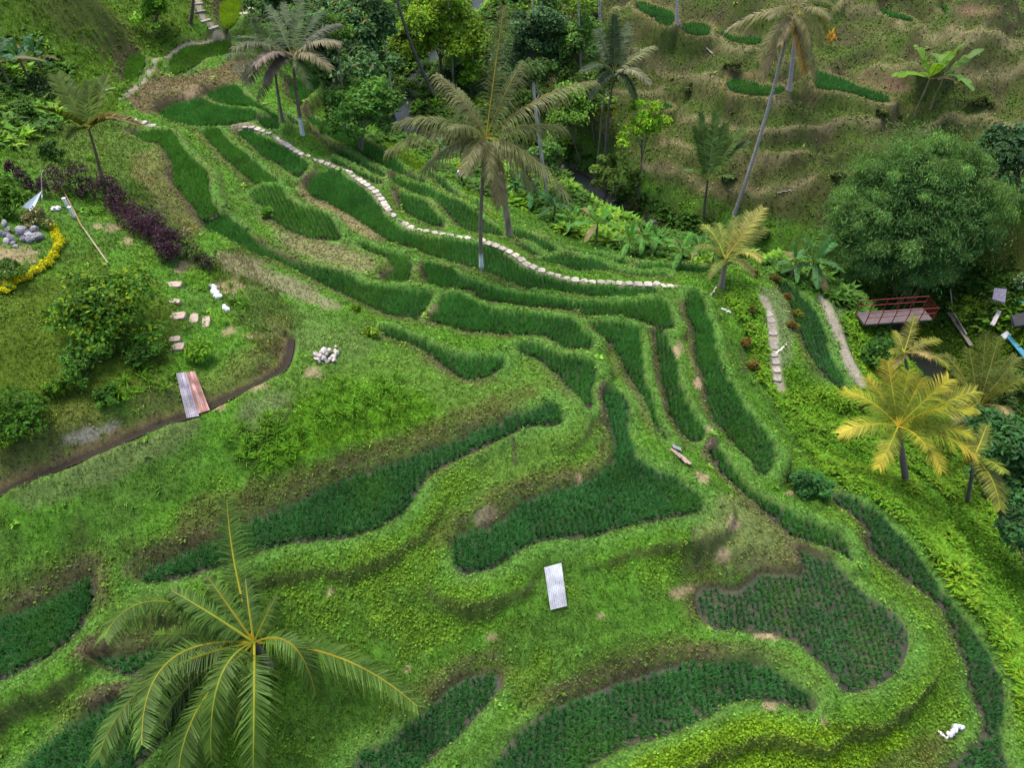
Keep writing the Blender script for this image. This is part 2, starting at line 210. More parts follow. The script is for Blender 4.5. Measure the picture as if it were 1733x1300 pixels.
# spot heights (photo pixel, metres) for the ground between the paddies
SPOT = [(940,993,0),(940,1300,-2.6),(600,1290,-2.4),(560,1100,-.4),(560,1000,.6),(100,1290,-.5),(-200,1300,-.2),(-150,1000,2.2),(1300,1290,-3),
 (1250,930,-.4),(1200,830,.1),(850,760,1.3),(930,760,1.1),(600,660,2.7),(700,640,2.3),(430,720,3.2),(300,790,3.0),(150,860,2.9),(20,900,2.7),(-200,860,3.3),
 (60,820,3.9),(250,735,3.9),(470,640,3.8),(540,600,3.4),(480,560,3.5),(100,600,5.7),(0,450,6.4),(-200,500,7.5),(200,480,5.2),(40,690,5.2),(-150,720,5.5),(200,650,5.0),(345,600,4.3),
 (420,520,3.4),(300,430,3.6),(230,340,2.8),(180,310,3.2),(90,330,4.6),(0,330,5.8),(-200,300,8),(60,230,3.6),(-150,180,7),(200,215,1.6),(120,130,2.2),(0,60,5),(-200,0,9),
 (230,50,1.4),(150,0,4),(320,0,2.6),(420,0,1.2),(240,140,.6),(330,150,0),(260,170,.4),(560,20,-4),(540,150,-4.0),(600,200,-5.2),(640,100,-6.3),(650,250,-4.6),(700,280,-5),(560,-80,-2),(350,-80,5),(100,-80,9),
 (760,290,-5.4),(830,330,-5.6),(900,350,-6.2),(1000,400,-6),(1100,430,-5.5),(1200,450,-4.8),(870,50,-5.5),(800,100,-6.8),(900,130,-5.8),(900,210,-7.6),(1000,230,-6.8),
 (1050,350,-7.6),(1190,365,-6.8),(1243,362,-6.4),(1300,200,-1.6),(1300,280,-4.2),(1337,152,-.2),(1250,60,1.7),(1300,0,3.4),(1100,150,-3.6),(1000,150,-4.6),(1000,20,0),(900,-60,-1),(1200,-80,5),
 (1550,40,3.2),(1500,150,.6),(1450,220,-2.2),(1640,230,-2.4),(1700,30,5),(1733,-60,9),(1900,150,4),(1900,350,0),(1500,-80,7),(1700,300,-2.6),(1540,480,-4.8),(1400,440,-6),(1400,350,-5.6),(1680,420,-2.2),(1733,480,-2),
 (1440,500,-5),(1410,570,-4.9),(1450,650,-5.5),(1310,560,-3.6),(1320,650,-4.2),(1260,480,-3.2),(1250,600,-3.0),(1290,720,-3.4),(1370,800,-4),(1450,760,-5.6),(1530,800,-6.6),(1650,720,-6.5),(1733,640,-5),(1620,620,-6.5),(1900,700,-5),
 (1560,880,-4.9),(1600,1000,-4.3),(1690,950,-6.5),(1720,1100,-5.2),(1733,1280,-5.4),(1900,1250,-7),(1800,1000,-9),(1600,560,-5.8),(1720,800,-7),(1800,850,-5.5),
 (1560,1100,-2.9),(1600,1240,-3.2),(1480,1220,-2.9),(1480,980,-2.6),(1440,870,-2.9)]
RIVER = [(830,-60,-5.6),(800,20,-6.8),(745,80,-7.5),(700,130,-8),(672,190,-8.4),(700,228,-8.8),(770,262,-9.1),(850,283,-9.4),(940,284,-9.6),(985,300,-9.8),(1030,350,-10),(1100,392,-10.1),(1200,420,-10.2),(1320,450,-10.3),(1430,500,-10.5),(1540,575,-10.8),(1620,690,-11.2),(1690,800,-11.8),(1740,900,-12.3),(1850,1050,-13),(1950,1250,-14)]
DITCH = [(-120,880),(0,820),(100,780),(180,746),(260,712),(330,690),(400,655),(450,632),(478,616),(488,590),(490,565)]
TRAIL = [[('N',[(800,315),(700,350),(620,372),(540,365),(450,392),(380,440),(330,485),(270,492),(205,500)]),('N',[(185,580),(150,650),(90,710),(20,770),(-60,840)])],
         [('L',[(370,200),(400,290),(440,370),(480,470),(520,570),(560,680),(610,780),(660,860)])],
         [('L',[(0,290),(40,370),(70,470),(75,600),(80,690),(95,800),(115,900)])],
         [('N',[(570,-40),(590,60),(605,110),(630,150),(670,185),(720,230),(750,275),(800,315)])]]

SLABS = [
 [('A',[(1250,540),(1330,535),(1410,540),(1470,560),(1560,600),(1640,640),(1710,680)]),('B',[(30,480),(100,520),(170,565),(240,615),(330,660),(430,690),(520,725),(600,765),(680,790),(780,840),(860,890),(930,940),(1000,990),(1040,1030),(1080,1090),(1120,1160),(1170,1220)]),
        ('C',[(30,570),(120,700),(200,770),(280,815),(360,850),(450,875),(540,890),(630,905),(730,920),(820,938),(920,955),(1020,975),(1100,995),(1180,1025),(1260,1060),(1340,1105),(1410,1155)]),
        ('D',[(130,640),(200,685),(270,715),(340,745),(420,775),(500,800),(560,812),(700,843),(800,850),(905,855),(1005,860),(1110,863),(1220,865),(1330,870),(1430,878),(1530,885),(1640,890)])],
 [('A',[(0,455),(90,470),(180,480),(260,480),(330,490),(400,525),(450,540),(520,550)])]]
# ------------------------------------------------------------------ ground surface
CROP = .15
PADW = {}
for pid, z, groups, hgt, lab in PAD:
    q = chaikin(px_list(groups), 1)
    PADW[pid] = at_z(q[:, 0], q[:, 1], z+CROP)[:, :2]
# smooth base surface through spot heights and paddy levels
cp, cz = [], []
for x, y, z in SPOT:
    cp.append(at_z([x], [y], z)[0, :2]); cz.append(z)
for pid, z, *_ in PAD:
    P = PADW[pid]
        # points along the middle of the paddy carry its level into the base surface
    r_ = np.random.default_rng(len(cp)); q = r_.uniform(P.min(0), P.max(0), (900, 2)); dq = -sdist(q, P); q = q[dq > max(.12, .45*dq.max())]
    for k in range(5):
        if not len(q): break
        j = 0 if k == 0 else int(np.argmax(np.min(((q[:, None]-np.array(sel)[None])**2).sum(-1), 1)))
        sel = [q[0]] if k == 0 else sel+[q[j]]
        if k and min(np.hypot(*(q[j]-a)) for a in sel[:-1]) < 2.5: break
        cp.append(q[j]); cz.append(z)
cp = np.array(cp); cz = np.array(cz)
def tps(d2): return .5*d2*np.log(d2+1e-9)
n = len(cp); D2 = ((cp[:, None]-cp[None])**2).sum(-1)/400.
Kx = tps(D2)+np.eye(n)*.004
Pm = np.c_[np.ones(n), cp/20.]
Am = np.block([[Kx, Pm], [Pm.T, np.zeros((3, 3))]])
wts = np.linalg.solve(Am, np.r_[cz, 0, 0, 0])
def base(x, y):
    P = np.c_[x.ravel(), y.ravel()]; out = np.empty(len(P))
    for s in range(0, len(P), 20000):
        q = P[s:s+20000]; out[s:s+20000] = tps(((q[:, None]-cp[None])**2).sum(-1)/400.)@wts[:n]+np.c_[np.ones(len(q)), q/20.]@wts[n:]
    return out.reshape(x.shape)
NU, Y0, Y1 = 660, 2.0, 128.0
ys = [Y0]
while ys[-1] < Y1: ys.append(ys[-1]+.105*(1+max(0, ys[-1]-8)/30))
ys = np.array(ys); NV = len(ys)
us = np.linspace(-1, 1, NU)
GY = np.repeat(ys[:, None], NU, 1); GX = us[None]*(.62*GY+22)
# coarse base then bilinear up
cu = np.linspace(-1, 1, 110); cy = np.interp(np.linspace(0, 1, 110), np.linspace(0, 1, NV), ys)
CY = np.repeat(cy[:, None], 110, 1); CX = cu[None]*(.62*CY+22)
CB = base(CX, CY)
def bil(G, gu, gy, x, y):
    u = np.asarray(x)/(.62*np.asarray(y)+22)
    a = np.clip(np.interp(y, gy, np.arange(len(gy))), 0, len(gy)-1.001); b = np.clip((u-gu[0])/(gu[1]-gu[0]), 0, len(gu)-1.001)
    i = a.astype(int); j = b.astype(int); fa = a-i; fb = b-j
    return (G[i, j]*(1-fb)+G[i, j+1]*fb)*(1-fa)+(G[i+1, j]*(1-fb)+G[i+1, j+1]*fb)*fa
H0 = bil(CB, cu, cy, GX.ravel(), GY.ravel()).reshape(GX.shape)
H0 = np.clip(H0, -15, 26)
PT = np.c_[GX.ravel(), GY.ravel()]
# dry terraces on the far hillside: steps following the contours
riv = np.array([at_z([a], [b], c)[0] for a, b, c in RIVER]); rxy = chaikin(riv, 2, False)
rd, ri, rt, _ = seg_dist(PT, rxy[:, :2], False)
rz = (rxy[ri, 2]*(1-rt)+rxy[ri+1, 2]*rt).reshape(GX.shape); rd = rd.reshape(GX.shape)
ra = rxy[:, :2]
side = np.interp(GY, *(lambda o: (ra[o, 1], ra[o, 0]))(np.argsort(ra[:, 1])))  # river x at that y
far = sstep(1.5, 6, rd)*sstep(0, 4, GX-side)*sstep(48, 54, GY)
wv = H0+1.6*(fbm(GX*.11, GY*.11)-.5)+.5*(fbm(GX*.4+9, GY*.4)-.5)
st = 1.55; k = wv/st; fr = k-np.floor(k)
ter = (np.floor(k)+np.where(fr < .62, fr*.22, .136+(fr-.62)/.38*.864))*st-(wv-H0)*.9
ter += .22*np.exp(-((fr-.0)/.07)**2)+.22*np.exp(-((fr-1.)/.07)**2)
H1 = H0*(1-far*.45)+far*.45*ter
# ledges of the dry terraces, followed from the photo: level tread behind each edge, steep cut above it
LEDGE = [('M',[(-60,60),(100,80),(200,130),(300,200),(370,240),(480,270),(560,300),(640,318),(750,312),(840,332),(950,372),(1070,397),(1230,410),(1330,440)]),
 ('M',[(60,470),(200,490),(330,540),(430,570),(560,610),(700,650),(800,680),(870,740),(960,805),(1100,825),(1300,835),(1450,820)]),
 ('Q4',[(340,560),(450,590),(600,610),(720,650),(860,700),(960,720)]),('Q4',[(200,30),(330,40),(470,45),(620,55),(750,95),(850,140),(930,180),(1100,165),(1280,150),(1400,178),(1560,172),(1800,190)]),
 ('P',[(1041,305),(1100,318),(1166,330),(1226,346),(1300,350)]),('P',[(1120,232),(1200,240),(1290,252),(1370,250)]),('P',[(1150,190),(1250,205),(1330,212),(1420,205),(1500,215)]),('P',[(1090,268),(1180,280),(1280,296),(1380,290)]),
 ('P',[(1480,110),(1560,120),(1640,112),(1760,120)]),('P',[(1560,215),(1640,205),(1760,215)]),('P',[(960,130),(1010,150),(1060,160),(1120,155)]),('P',[(1620,60),(1700,68),(1780,66)])]
LD = np.full(GX.shape, 9.); LS = np.full(GX.shape, -9.)
for w_, pts_ in LEDGE:
    q = chaikin(px_list([(w_, pts_)]), 2, False); 
    q = q[(q[:, 1] > -8)]; dq_ = ray(q[:, 0], q[:, 1]); ts = np.linspace(.02, .12, 220); Pa = CAM+dq_[:, None]*ts[None, :, None]
    bl = Pa[..., 2] < bil(H0, us, ys, Pa[..., 0].ravel(), np.clip(Pa[..., 1].ravel(), Y0, Y1)).reshape(Pa.shape[:2]); ok_ = bl.any(1); Pz = Pa[np.arange(len(q)), np.argmax(bl, 1)][ok_]
    d, i_, t_, _ = seg_dist(PT, Pz[:, :2], False)
    a = Pz[i_, :2]; c = Pz[i_+1, :2]; sg = np.sign((c[:, 0]-a[:, 0])*(PT[:, 1]-a[:, 1])-(c[:, 1]-a[:, 1])*(PT[:, 0]-a[:, 0]))
    d = d.reshape(GX.shape); sd = d*sg.reshape(GX.shape); wl = 2.0+1.2*(fbm(GX*.2, GY*.2+len(pts_), 2))
    tr_ = np.where(sd > 0, -.34*np.minimum(sd, wl)*(1-sstep(wl, wl+1.3, sd)), 0)+.22*np.exp(-(sd/.4)**2)-.35*sstep(-1.4, -.3, sd)*(sd <= 0)*0
    H1 = H1+tr_*sstep(4.2, 3.4, d) if False else H1+tr_*(1-sstep(3.6, 4.6, d))
    c_ = d < LD; LD = np.where(c_, d, LD); LS = np.where(c_, sd, LS)
# terraces: inverse-distance blend of paddy levels with the base
sw = np.full(PT.shape[0], 1.1); sh = sw*H1.ravel()
near = np.full(PT.shape[0], 9.); nz = np.zeros(PT.shape[0]); inside = np.full(PT.shape[0], -1); bund = np.full(PT.shape[0], -99.)
nid = np.full(PT.shape[0], -1); second = np.full(PT.shape[0], 9.)
RR = 1.9
for i, (pid, z, groups, hgt, lab) in enumerate(PAD):
    RR = 3.4 if 33 <= i <= 42 else 1.9
    P = PADW[pid]; lo = P.min(0)-RR; hi = P.max(0)+RR
    m = np.where((PT[:, 0] > lo[0]) & (PT[:, 0] < hi[0]) & (PT[:, 1] > lo[1]) & (PT[:, 1] < hi[1]))[0]
    if not len(m): continue
    d = sdist(PT[m], P)
    ok = d < RR; m = m[ok]; d = d[ok]
    w = 1/np.maximum(d, .06)**2.2*(1-np.clip(d/RR, 0, 1))**2
    w = np.where(d <= 0, 1e5, w)
    sw[m] += w; sh[m] += w*z
    far_i = i >= 43
    bw = .34 if not far_i else .5
    nzv = fbm(PT[m, 0]*.55+i, PT[m, 1]*.55, 3); dj = d+(fbm(PT[m, 0]*1.6, PT[m, 1]*1.6+i, 2)-.5)*.30*sstep(0, .25, d)
    nf = 33 <= i <= 42; bw = bw*(.45+1.15*nzv)*(1.45 if nf else 1)
    prof = sstep(-.02, .16, d)*(1-sstep(bw, bw+(.9 if nf else .5), dj))*(1-.9*sstep(-.02, .30, H1.ravel()[m]-z))
    b = np.where(prof > .02, z-.05+(.13+.24*nzv)*(.5 if nf else 1.)*prof, -99)
    hb = np.minimum(H1.ravel()[m], z+1.1); cutz = np.where((d > 0) & (d < 1.5) & (hb > z+.05), np.minimum(hb+.05, z+(1.0 if nf else 2.2)*np.maximum(0, dj-.03)*(.6+.8*nzv)), -99)
    bund[m] = np.maximum(bund[m], np.maximum(b, cutz))
    c = d < near[m]
    second[m] = np.where(c, near[m], np.minimum(second[m], d))
    mm = m[c]; near[mm] = d[c]; nz[mm] = z; nid[mm] = i
    q = (d <= 0) & ((inside[m] < 0)); inside[m[q]] = i
h = sh/sw
lev = np.array([p[1] for p in PAD])
out = inside < 0
h = np.where(out, np.maximum(h, bund), lev[inside]-.07)
H = h.reshape(GX.shape); NEAR = near.reshape(GX.shape); INS = ~out.reshape(GX.shape); NZ = nz.reshape(GX.shape)
# roughness away from the paddies
amp = sstep(.05, .8, NEAR)
H = H+amp*((fbm(GX*.35, GY*.35, 5)-.5)*.75+(fbm(GX*1.7+4, GY*1.7, 3)-.5)*.22)*np.where(far > .5, .55, 1.)
H = H+np.where(INS, 0, 1)*(fbm(GX*3.1, GY*3.1, 2)-.5)*.10
# river bed and ditch
prot = sstep(.3, 1.5, NEAR)
tgt = rz-.5+np.maximum(0, rd-1.1)*1.05+(fbm(GX*.8, GY*.8)-.5)*1.2*sstep(1, 3, rd)
H = np.where((tgt < H) & (rd < 7), H*(1-prot)+tgt*prot, H)
H = np.where(rd < 1.1, np.minimum(H, rz-.35), H)
# tiny smoothing
def blur(a, n=1):
    for _ in range(n):
        p = np.pad(a, 1, 'edge'); a = (p[:-2, 1:-1]+p[2:, 1:-1]+p[1:-1, :-2]+p[1:-1, 2:]+2*p[1:-1, 1:-1])/6
    return a
H = np.where(INS, H, blur(H, 1))
def gz(x, y): return bil(H, us, ys, np.atleast_1d(np.asarray(x, float)), np.atleast_1d(np.asarray(y, float)))
def hit(px, py):
    """ground point seen at photo pixels"""
    d = ray(px, py); n = len(d); t = np.full(n, .006); done = np.zeros(n, bool); prev = t.copy()
    for k in range(900):
        P = CAM+d*t[:, None]
        below = P[:, 2] < bil(H, us, ys, P[:, 0], np.clip(P[:, 1], Y0, Y1))
        new = below & ~done; done |= new
        if done.all() or k == 899: break
        prev = np.where(done, prev, t); t = np.where(done, t, t+.00012)
    lo, hi = prev, t
    for _ in range(14):
        mid = (lo+hi)/2; P = CAM+d*mid[:, None]; b = P[:, 2] < bil(H, us, ys, P[:, 0], np.clip(P[:, 1], Y0, Y1))
        hi = np.where(b, mid, hi); lo = np.where(b, lo, mid)
    return CAM+d*hi[:, None]
def G(px, py): return hit([px], [py])[0]
# trench of the irrigation ditch
dpx = np.array(DITCH, float); dw = hit(dpx[:, 0].clip(-100, 1800), dpx[:, 1]); dxy = chaikin(dw, 2, False)
dd, di, dt, _ = seg_dist(PT, dxy[:, :2], False); dd = dd.reshape(GX.shape)
DZ = (dxy[di, 2]*(1-dt)+dxy[di+1, 2]*dt).reshape(GX.shape)
# signed side: bank on the uphill (lawn) side stands steep and bare
sgn = []
a = dxy[di, :2]; b = dxy[di+1, :2]; cr = (b[:, 0]-a[:, 0])*(PT[:, 1]-a[:, 1])-(b[:, 1]-a[:, 1])*(PT[:, 0]-a[:, 0]); SIDE = cr.reshape(GX.shape) > 0
NJ = fbm(GX*1.5, GY*1.5, 3)
kd = 1-sstep(.10, .44, dd+(NJ-.5)*.12); H = H*(1-kd)+np.minimum(H, DZ-.5)*kd
H = np.where((dd < 1.6) & SIDE & (dd >= .3), np.minimum(H, DZ-.35+(dd-.3)*1.05), H)
# trails: flatten a little
TR = np.full(GX.shape, 9.)
TRW = []
for g in TRAIL:
    q = px_list(g); w = chaikin(hit(q[:, 0], q[:, 1]), 2, False); TRW.append(w)
    d, i_, t_, _ = seg_dist(PT, w[:, :2], False); d = d.reshape(GX.shape)
    zt = (w[i_, 2]*(1-t_)+w[i_+1, 2]*t_).reshape(GX.shape)
    k = (1-sstep(.3, .9, d))*np.where(INS, 0, 1); H = H*(1-k)+(zt-.03)*k
    TR = np.minimum(TR, d)
# slope and pixel position of every ground vertex
gy_, gx_ = np.gradient(H)
dxu = np.gradient(GX, axis=1); dyv = np.gradient(GY, axis=0); dxv = np.gradient(GX, axis=0)
HX = gx_/dxu; HY = (gy_-HX*dxv)/dyv; SLOPE = np.hypot(HX, HY)
VX, VY, VD = project(np.stack([GX, GY, H], -1))
# ------------------------------------------------------------------ ground colour (albedo): earth, moss, grass and painted ravine shade by place
def lin(r, g, b):
    f = lambda c: (c/255/12.92 if c <= 10 else ((c/255+.055)/1.055)**2.4)
    return np.array([f(r), f(g), f(b)])
ALB = np.empty(GX.shape+(3,)); ALB[:] = (.060, .138, .016)
GR = np.full(GX.shape, .10)       # grass height
DEN = np.ones(GX.shape)           # grass cover
LEAFY = np.zeros(GX.shape)        # small round-leaved herbs
NB = fbm(GX*.5+3, GY*.5, 5); ND = fbm(GX*2.2, GY*2.2+7, 4)
def paint(col, m, gr=None, den=None, leafy=None):
    global GR, DEN, LEAFY
    m = np.clip(m, 0, 1)
    ALB[:] = ALB*(1-m[..., None])+np.array(col)*m[..., None]
    if gr is not None: GR = GR*(1-m)+gr*m
    if den is not None: DEN = DEN*(1-m)+den*m
    if leafy is not None: LEAFY = LEAFY*(1-m)+leafy*m
def zone(poly, feather=25, rough=.6, full=False):
    q = chaikin(px_list(poly if isinstance(poly[0][0], str) else [('P', poly)]), 1)
    lo = q.min(0)-feather*2; hi = q.max(0)+feather*2
    m = np.zeros(GX.shape); s = np.where((VX > lo[0]) & (VX < hi[0]) & (VY > lo[1]) & (VY < hi[1]))
    if not len(s[0]): return m
    d = sdist(np.c_[VX[s], VY[s]], q)+(NB[s]-.5)*feather*2.2*rough+(ND[s]-.5)*feather*1.6*rough
    m[s] = 1-sstep(-feather*.5, feather*.5, d); return m
VIV = (.074, .195, .014); LUSH = (.055, .135, .012); YEL = (.084, .165, .012); MOSS = (.066, .062, .017); SOIL = (.075, .055, .036); DRY = (.16, .135, .055)
OLIVE = (.050, .080, .013); PALE = (.115, .18, .03); TAN = (.34, .24, .15)
paint(VIV, sstep(.42, .62, NB)*.7)
paint(YEL, sstep(.55, .7, fbm(GX*.9+40, GY*.9, 4))*.55, leafy=.6)
# lawn and upper left
paint((.062, .105, .008), zone([(-300,420),(60,470),(200,420),(300,520),(290,640),(200,700),(0,740),(-300,800)], 40), gr=.09)
paint((.05, .115, .010), zone([(60,40),(240,60),(250,160),(200,190),(90,160)], 40)*.0); paint((.072, .14, .012), zone([(-300,-100),(420,-100),(330,60),(260,130),(200,210),(60,260),(-300,300)], 50), gr=.25)
paint(OLIVE, zone([(230,20),(330,60),(360,70),(300,90),(260,100),(200,60)], 20)*.3, gr=.2)
paint((.13, .105, .05), zone([(200,175),(250,120),(300,130),(340,120),(400,90),(440,110),(415,140),(340,165),(290,185),(250,200)], 14), gr=.12)
paint((.078, .125, .022), zone([(40,180),(230,220),(250,300),(330,380),(350,450),(240,380),(100,300),(0,260)], 30)*.8, gr=.18)
paint(DRY, zone([(250,245),(300,270),(325,340),(340,400),(300,390),(240,320),(210,280)], 16)*.65)
paint((.055, .11, .012), zone([(380,410),(470,480),(520,560),(440,620),(390,520),(350,470)], 25), gr=.25)
# dry litter
paint((.19, .16, .10), zone([(350,425),(430,440),(520,480),(590,520),(560,530),(480,500),(400,470)], 16)*.75, den=.5)
paint((.20, .165, .09), zone([(430,355),(480,390),(560,410),(630,430),(650,450),(620,470),(560,455),(480,420)], 18)*.75, den=.6, leafy=.5)
paint((.22, .17, .09), zone([(500,310),(560,340),(610,370),(650,410),(620,400),(560,365),(520,345)], 12)*.8, den=.6)
# crest and vivid slope
paint((.085, .165, .022), zone([(430,620),(560,570),(700,590),(790,650),(930,620),(1000,680),(1000,760),(930,800),(860,840),(800,860),(700,690),(560,760),(420,800),(360,700)], 40)*.8)
paint((.088, .215, .010), zone([(520,660),(640,640),(740,680),(740,710),(600,750),(520,780),(430,800),(470,720)], 25)*.9, gr=.22)
paint((.14, .165, .075), zone([(380,690),(470,650),(500,680),(470,730),(410,740)], 25)*.55)
paint((.13, .15, .06), zone([(0,830),(250,740),(330,700),(330,740),(180,810),(60,880)], 18)*.5)
# moss-brown cut banks
for pl in ([(300,845),(440,820),(560,775),(680,735),(740,715),(830,665),(905,652),(925,680),(850,705),(760,735),(640,770),(520,815),(420,880),(380,925),(330,945),(295,920)],
           [(240,960),(310,930),(400,890),(410,905),(330,945),(260,975)],[(0,1040),(60,1000),(150,950),(160,975),(100,1000),(30,1030),(-200,1080),(-200,1050)],
           [(860,1225),(900,1180),(980,1150),(1080,1125),(1140,1080),(1330,1105),(1400,1140),(1395,1200),(1370,1180),(1340,1130),(1150,1120),(1050,1140),(960,1175)],
           [(600,1270),(640,1230),(720,1170),(800,1130),(830,1135),(780,1165),(700,1225),(640,1290)],
           [(790,860),(830,850),(900,830),(990,805),(1020,780),(1040,690),(1030,670),(1020,760),(980,790),(880,815),(800,840)],
           [(100,1200),(250,1130),(330,1100),(300,1150),(180,1220),(60,1290)],[(1250,945),(1350,925),(1355,970),(1250,970)],[(1460,1270),(1620,1230),(1650,1260),(1620,1330),(1450,1330)]):
    paint(MOSS, zone(pl, 18)*.62, gr=.07, den=.6, leafy=.8)
paint((.16, .13, .09), zone([(800,870),(830,852),(850,870),(835,895),(810,892)], 8), den=.2)
# yellow-green herb cover
for pl in ([(500,930),(620,900),(760,880),(790,960),(880,1000),(860,1060),(700,1100),(560,1080),(480,1020)],[(730,800),(800,790),(780,860),(720,900),(690,880)],
           [(1060,930),(1180,900),(1180,990),(1080,1000)],[(1450,970),(1540,1000),(1600,1080),(1640,1180),(1630,1240),(1500,1260),(1440,1230),(1550,1130),(1540,1050)]):
    paint(YEL, zone(pl, 45, 1.)*(.35+.6*sstep(.35,.6,fbm(GX*1.3,GY*1.3+70,3))), leafy=.8)
paint((.115, .205, .007), zone([(1060,1290),(1180,1230),(1300,1200),(1450,1230),(1560,1250),(1450,1310),(1000,1400)], 18)*.95, leafy=1., gr=.16)
paint((.105, .20, .009), zone([(1540,990),(1640,1080),(1733,1150),(1760,1330),(1690,1200),(1640,1080)], 14)*.6, leafy=.7)
# dry shoulder
paint((.13, .16, .05), zone([(1170,870),(1240,830),(1300,870),(1355,930),(1340,965),(1220,960),(1180,930)], 20)*.85, leafy=.0, gr=.07)
# right hand slope
paint((.07, .17, .010), zone([(1220,480),(1280,480),(1330,700),(1380,780),(1480,850),(1600,1000),(1733,1180),(1760,1000),(1600,850),(1500,800),(1400,700),(1300,560)], 25), gr=.3, leafy=.6)
paint((.13, .17, .07), zone([(1270,480),(1330,490),(1350,560),(1330,640),(1300,600),(1290,520)], 12)*.8, gr=.06)
paint((.10, .14, .05), zone([(1370,490),(1440,520),(1460,620),(1440,650),(1400,560)], 12)*.8, gr=.06)
paint((.05, .09, .010), zone([(1420,520),(1733,420),(1800,700),(1733,900),(1560,800),(1470,640)], 25)*.8, gr=.3, leafy=.5)
paint((.095, .13, .012), zone([(1640,400),(1733,380),(1800,480),(1700,500),(1650,470)], 18)*.9)
RAV = zone([(1615,790),(1690,870),(1733,1000),(1850,1040),(1850,700),(1640,740)], 20); paint((.018, .02, .010), RAV, den=.3, leafy=.1)  # deep shadow of the ravine painted into the ground colour
paint((.05, .09, .010), zone([(1745,430),(2300,430),(2300,1500),(1900,1500),(1790,1150),(1745,1000)], 25)*.8, gr=.25, leafy=.5)
# valley
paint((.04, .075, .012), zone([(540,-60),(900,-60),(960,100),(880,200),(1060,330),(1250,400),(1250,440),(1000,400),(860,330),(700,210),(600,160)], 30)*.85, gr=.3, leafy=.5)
paint((.105, .19, .010), zone([(620,200),(680,250),(760,300),(850,360),(830,370),(740,320),(650,260)], 12)*.9, gr=.25)
# far hill
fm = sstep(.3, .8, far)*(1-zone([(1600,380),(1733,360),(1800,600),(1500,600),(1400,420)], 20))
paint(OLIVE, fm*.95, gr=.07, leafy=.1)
paint((.072, .092, .022), fm*sstep(.45, .62, NB)*.7)
paint((.045, .08, .012), fm*sstep(.46, .6, fbm(GX*.35+80, GY*.35, 4))*.5)
paint((.06, .046, .026), fm*sstep(.55, .68, fbm(GX*.55+20, GY*.55, 4))*.6, den=.6)
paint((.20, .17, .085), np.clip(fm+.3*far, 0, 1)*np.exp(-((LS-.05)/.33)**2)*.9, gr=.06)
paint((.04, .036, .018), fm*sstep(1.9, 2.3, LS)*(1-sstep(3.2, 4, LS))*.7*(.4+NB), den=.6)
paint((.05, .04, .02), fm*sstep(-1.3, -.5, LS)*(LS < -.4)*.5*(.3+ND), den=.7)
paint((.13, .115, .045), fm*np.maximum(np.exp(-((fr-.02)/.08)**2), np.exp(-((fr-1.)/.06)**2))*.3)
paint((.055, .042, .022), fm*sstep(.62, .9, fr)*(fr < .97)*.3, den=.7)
for pl in ([(1600,10),(1700,15),(1700,30),(1640,25)],[(1225,120),(1285,118),(1280,132),(1235,130)],[(1480,110),(1560,150),(1500,160),(1440,135)]):
    paint((.13, .075, .05), zone(pl, 8)*.8, den=.3)
paint((.105, .17, .045), zone([(360,470),(440,490),(540,530),(650,570),(620,610),(500,600),(430,590),(400,540)], 30)*.5)
# grass bunds round the paddies
bd = (1-sstep(.3, .9, NEAR+(NB-.5)*.6))*np.where(INS, 0, 1)*(1-.85*sstep(.0, .25, H1-NZ))
paint((.080, .185, .030), bd*.75*(1-far), gr=.09, leafy=.1)
paint((.15, .165, .05), bd*sstep(.45, .65, NB)*np.where(VY < 480, .55, .12)*(1-far))
paint((.15, .13, .05), bd*far*.7)
# cut earth where a bank rises straight out of a paddy
UP = sstep(.0, .25, H1-NZ)*(1-far)
paint(MOSS, UP*(1-sstep(.5, 1.3, NEAR+(NB-.5)))*np.where(INS, 0, 1)*.6*sstep(.35, .55, NB+.1), gr=.06, den=.6, leafy=.7)
paint((.045, .035, .022), (.25+.75*UP)*(1-sstep(.12, .30, NEAR+(ND-.5)*.2))*np.where(INS, 0, 1)*.85, den=.35, leafy=.1)
cut = sstep(.05, .3, H-NZ-.14)*(1-sstep(.35, .75, NEAR))*np.where(INS, 0, 1)*UP
paint(SOIL, cut*(.35+.5*ND), den=.45)
paint((.09, .075, .03), sstep(.95, 1.5, SLOPE)*.45*(1-.75*far)*np.where(INS, 0, 1)*(1-bd), den=.75)
# bare earth patches seen in the photo: x, y, rx, ry
for x, y, rx, ry in ((1158,1000,20,13),(1222,940,12,12),(1298,1080,20,7),(1303,1197,13,11),(1391,1222,8,10),(1190,806,14,8),(1200,726,10,7),(1205,752,12,8),(1180,650,9,14),(1150,590,8,12),
                     (1017,1045,9,7),(1240,890,10,14),(1335,835,9,5),(978,810,7,7),(440,655,26,9),(525,632,16,10),(380,690,16,9),(310,455,22,9),(395,490,22,16),(430,570,22,5),(470,566,12,6),(388,560,12,8),
                     (20,430,40,14),(190,385,12,7),(215,408,9,7),(165,383,9,5),(830,1080,8,6),(560,1005,8,6),(1140,600,8,10),(320,160,16,14),(690,1135,7,5),(800,1160,10,4),(740,525,14,7),(1060,520,16,4),(930,520,26,5),(890,500,10,3)):
    if rx:
        e = np.hypot((VX-x)/rx, (VY-y)/ry)+(ND-.5)*2.0+(NB-.5)*.8; k = (1-sstep(.5, 1.25, e))*np.where(INS, 0, 1)
        paint(np.array(TAN)*(.6+.3*rng.random()), k*.75, den=.12, leafy=0)
for pl in ([(1169,893),(1176,893),(1180,940),(1192,968),(1178,972),(1172,940)],[(864,738),(870,738),(876,790),(870,793)],[(1250,580),(1255,580),(1262,630),(1256,632)]):
    paint((.035, .03, .018), zone(pl, 5, .8)*.8*np.where(INS, 0, 1), den=.2, leafy=.2)
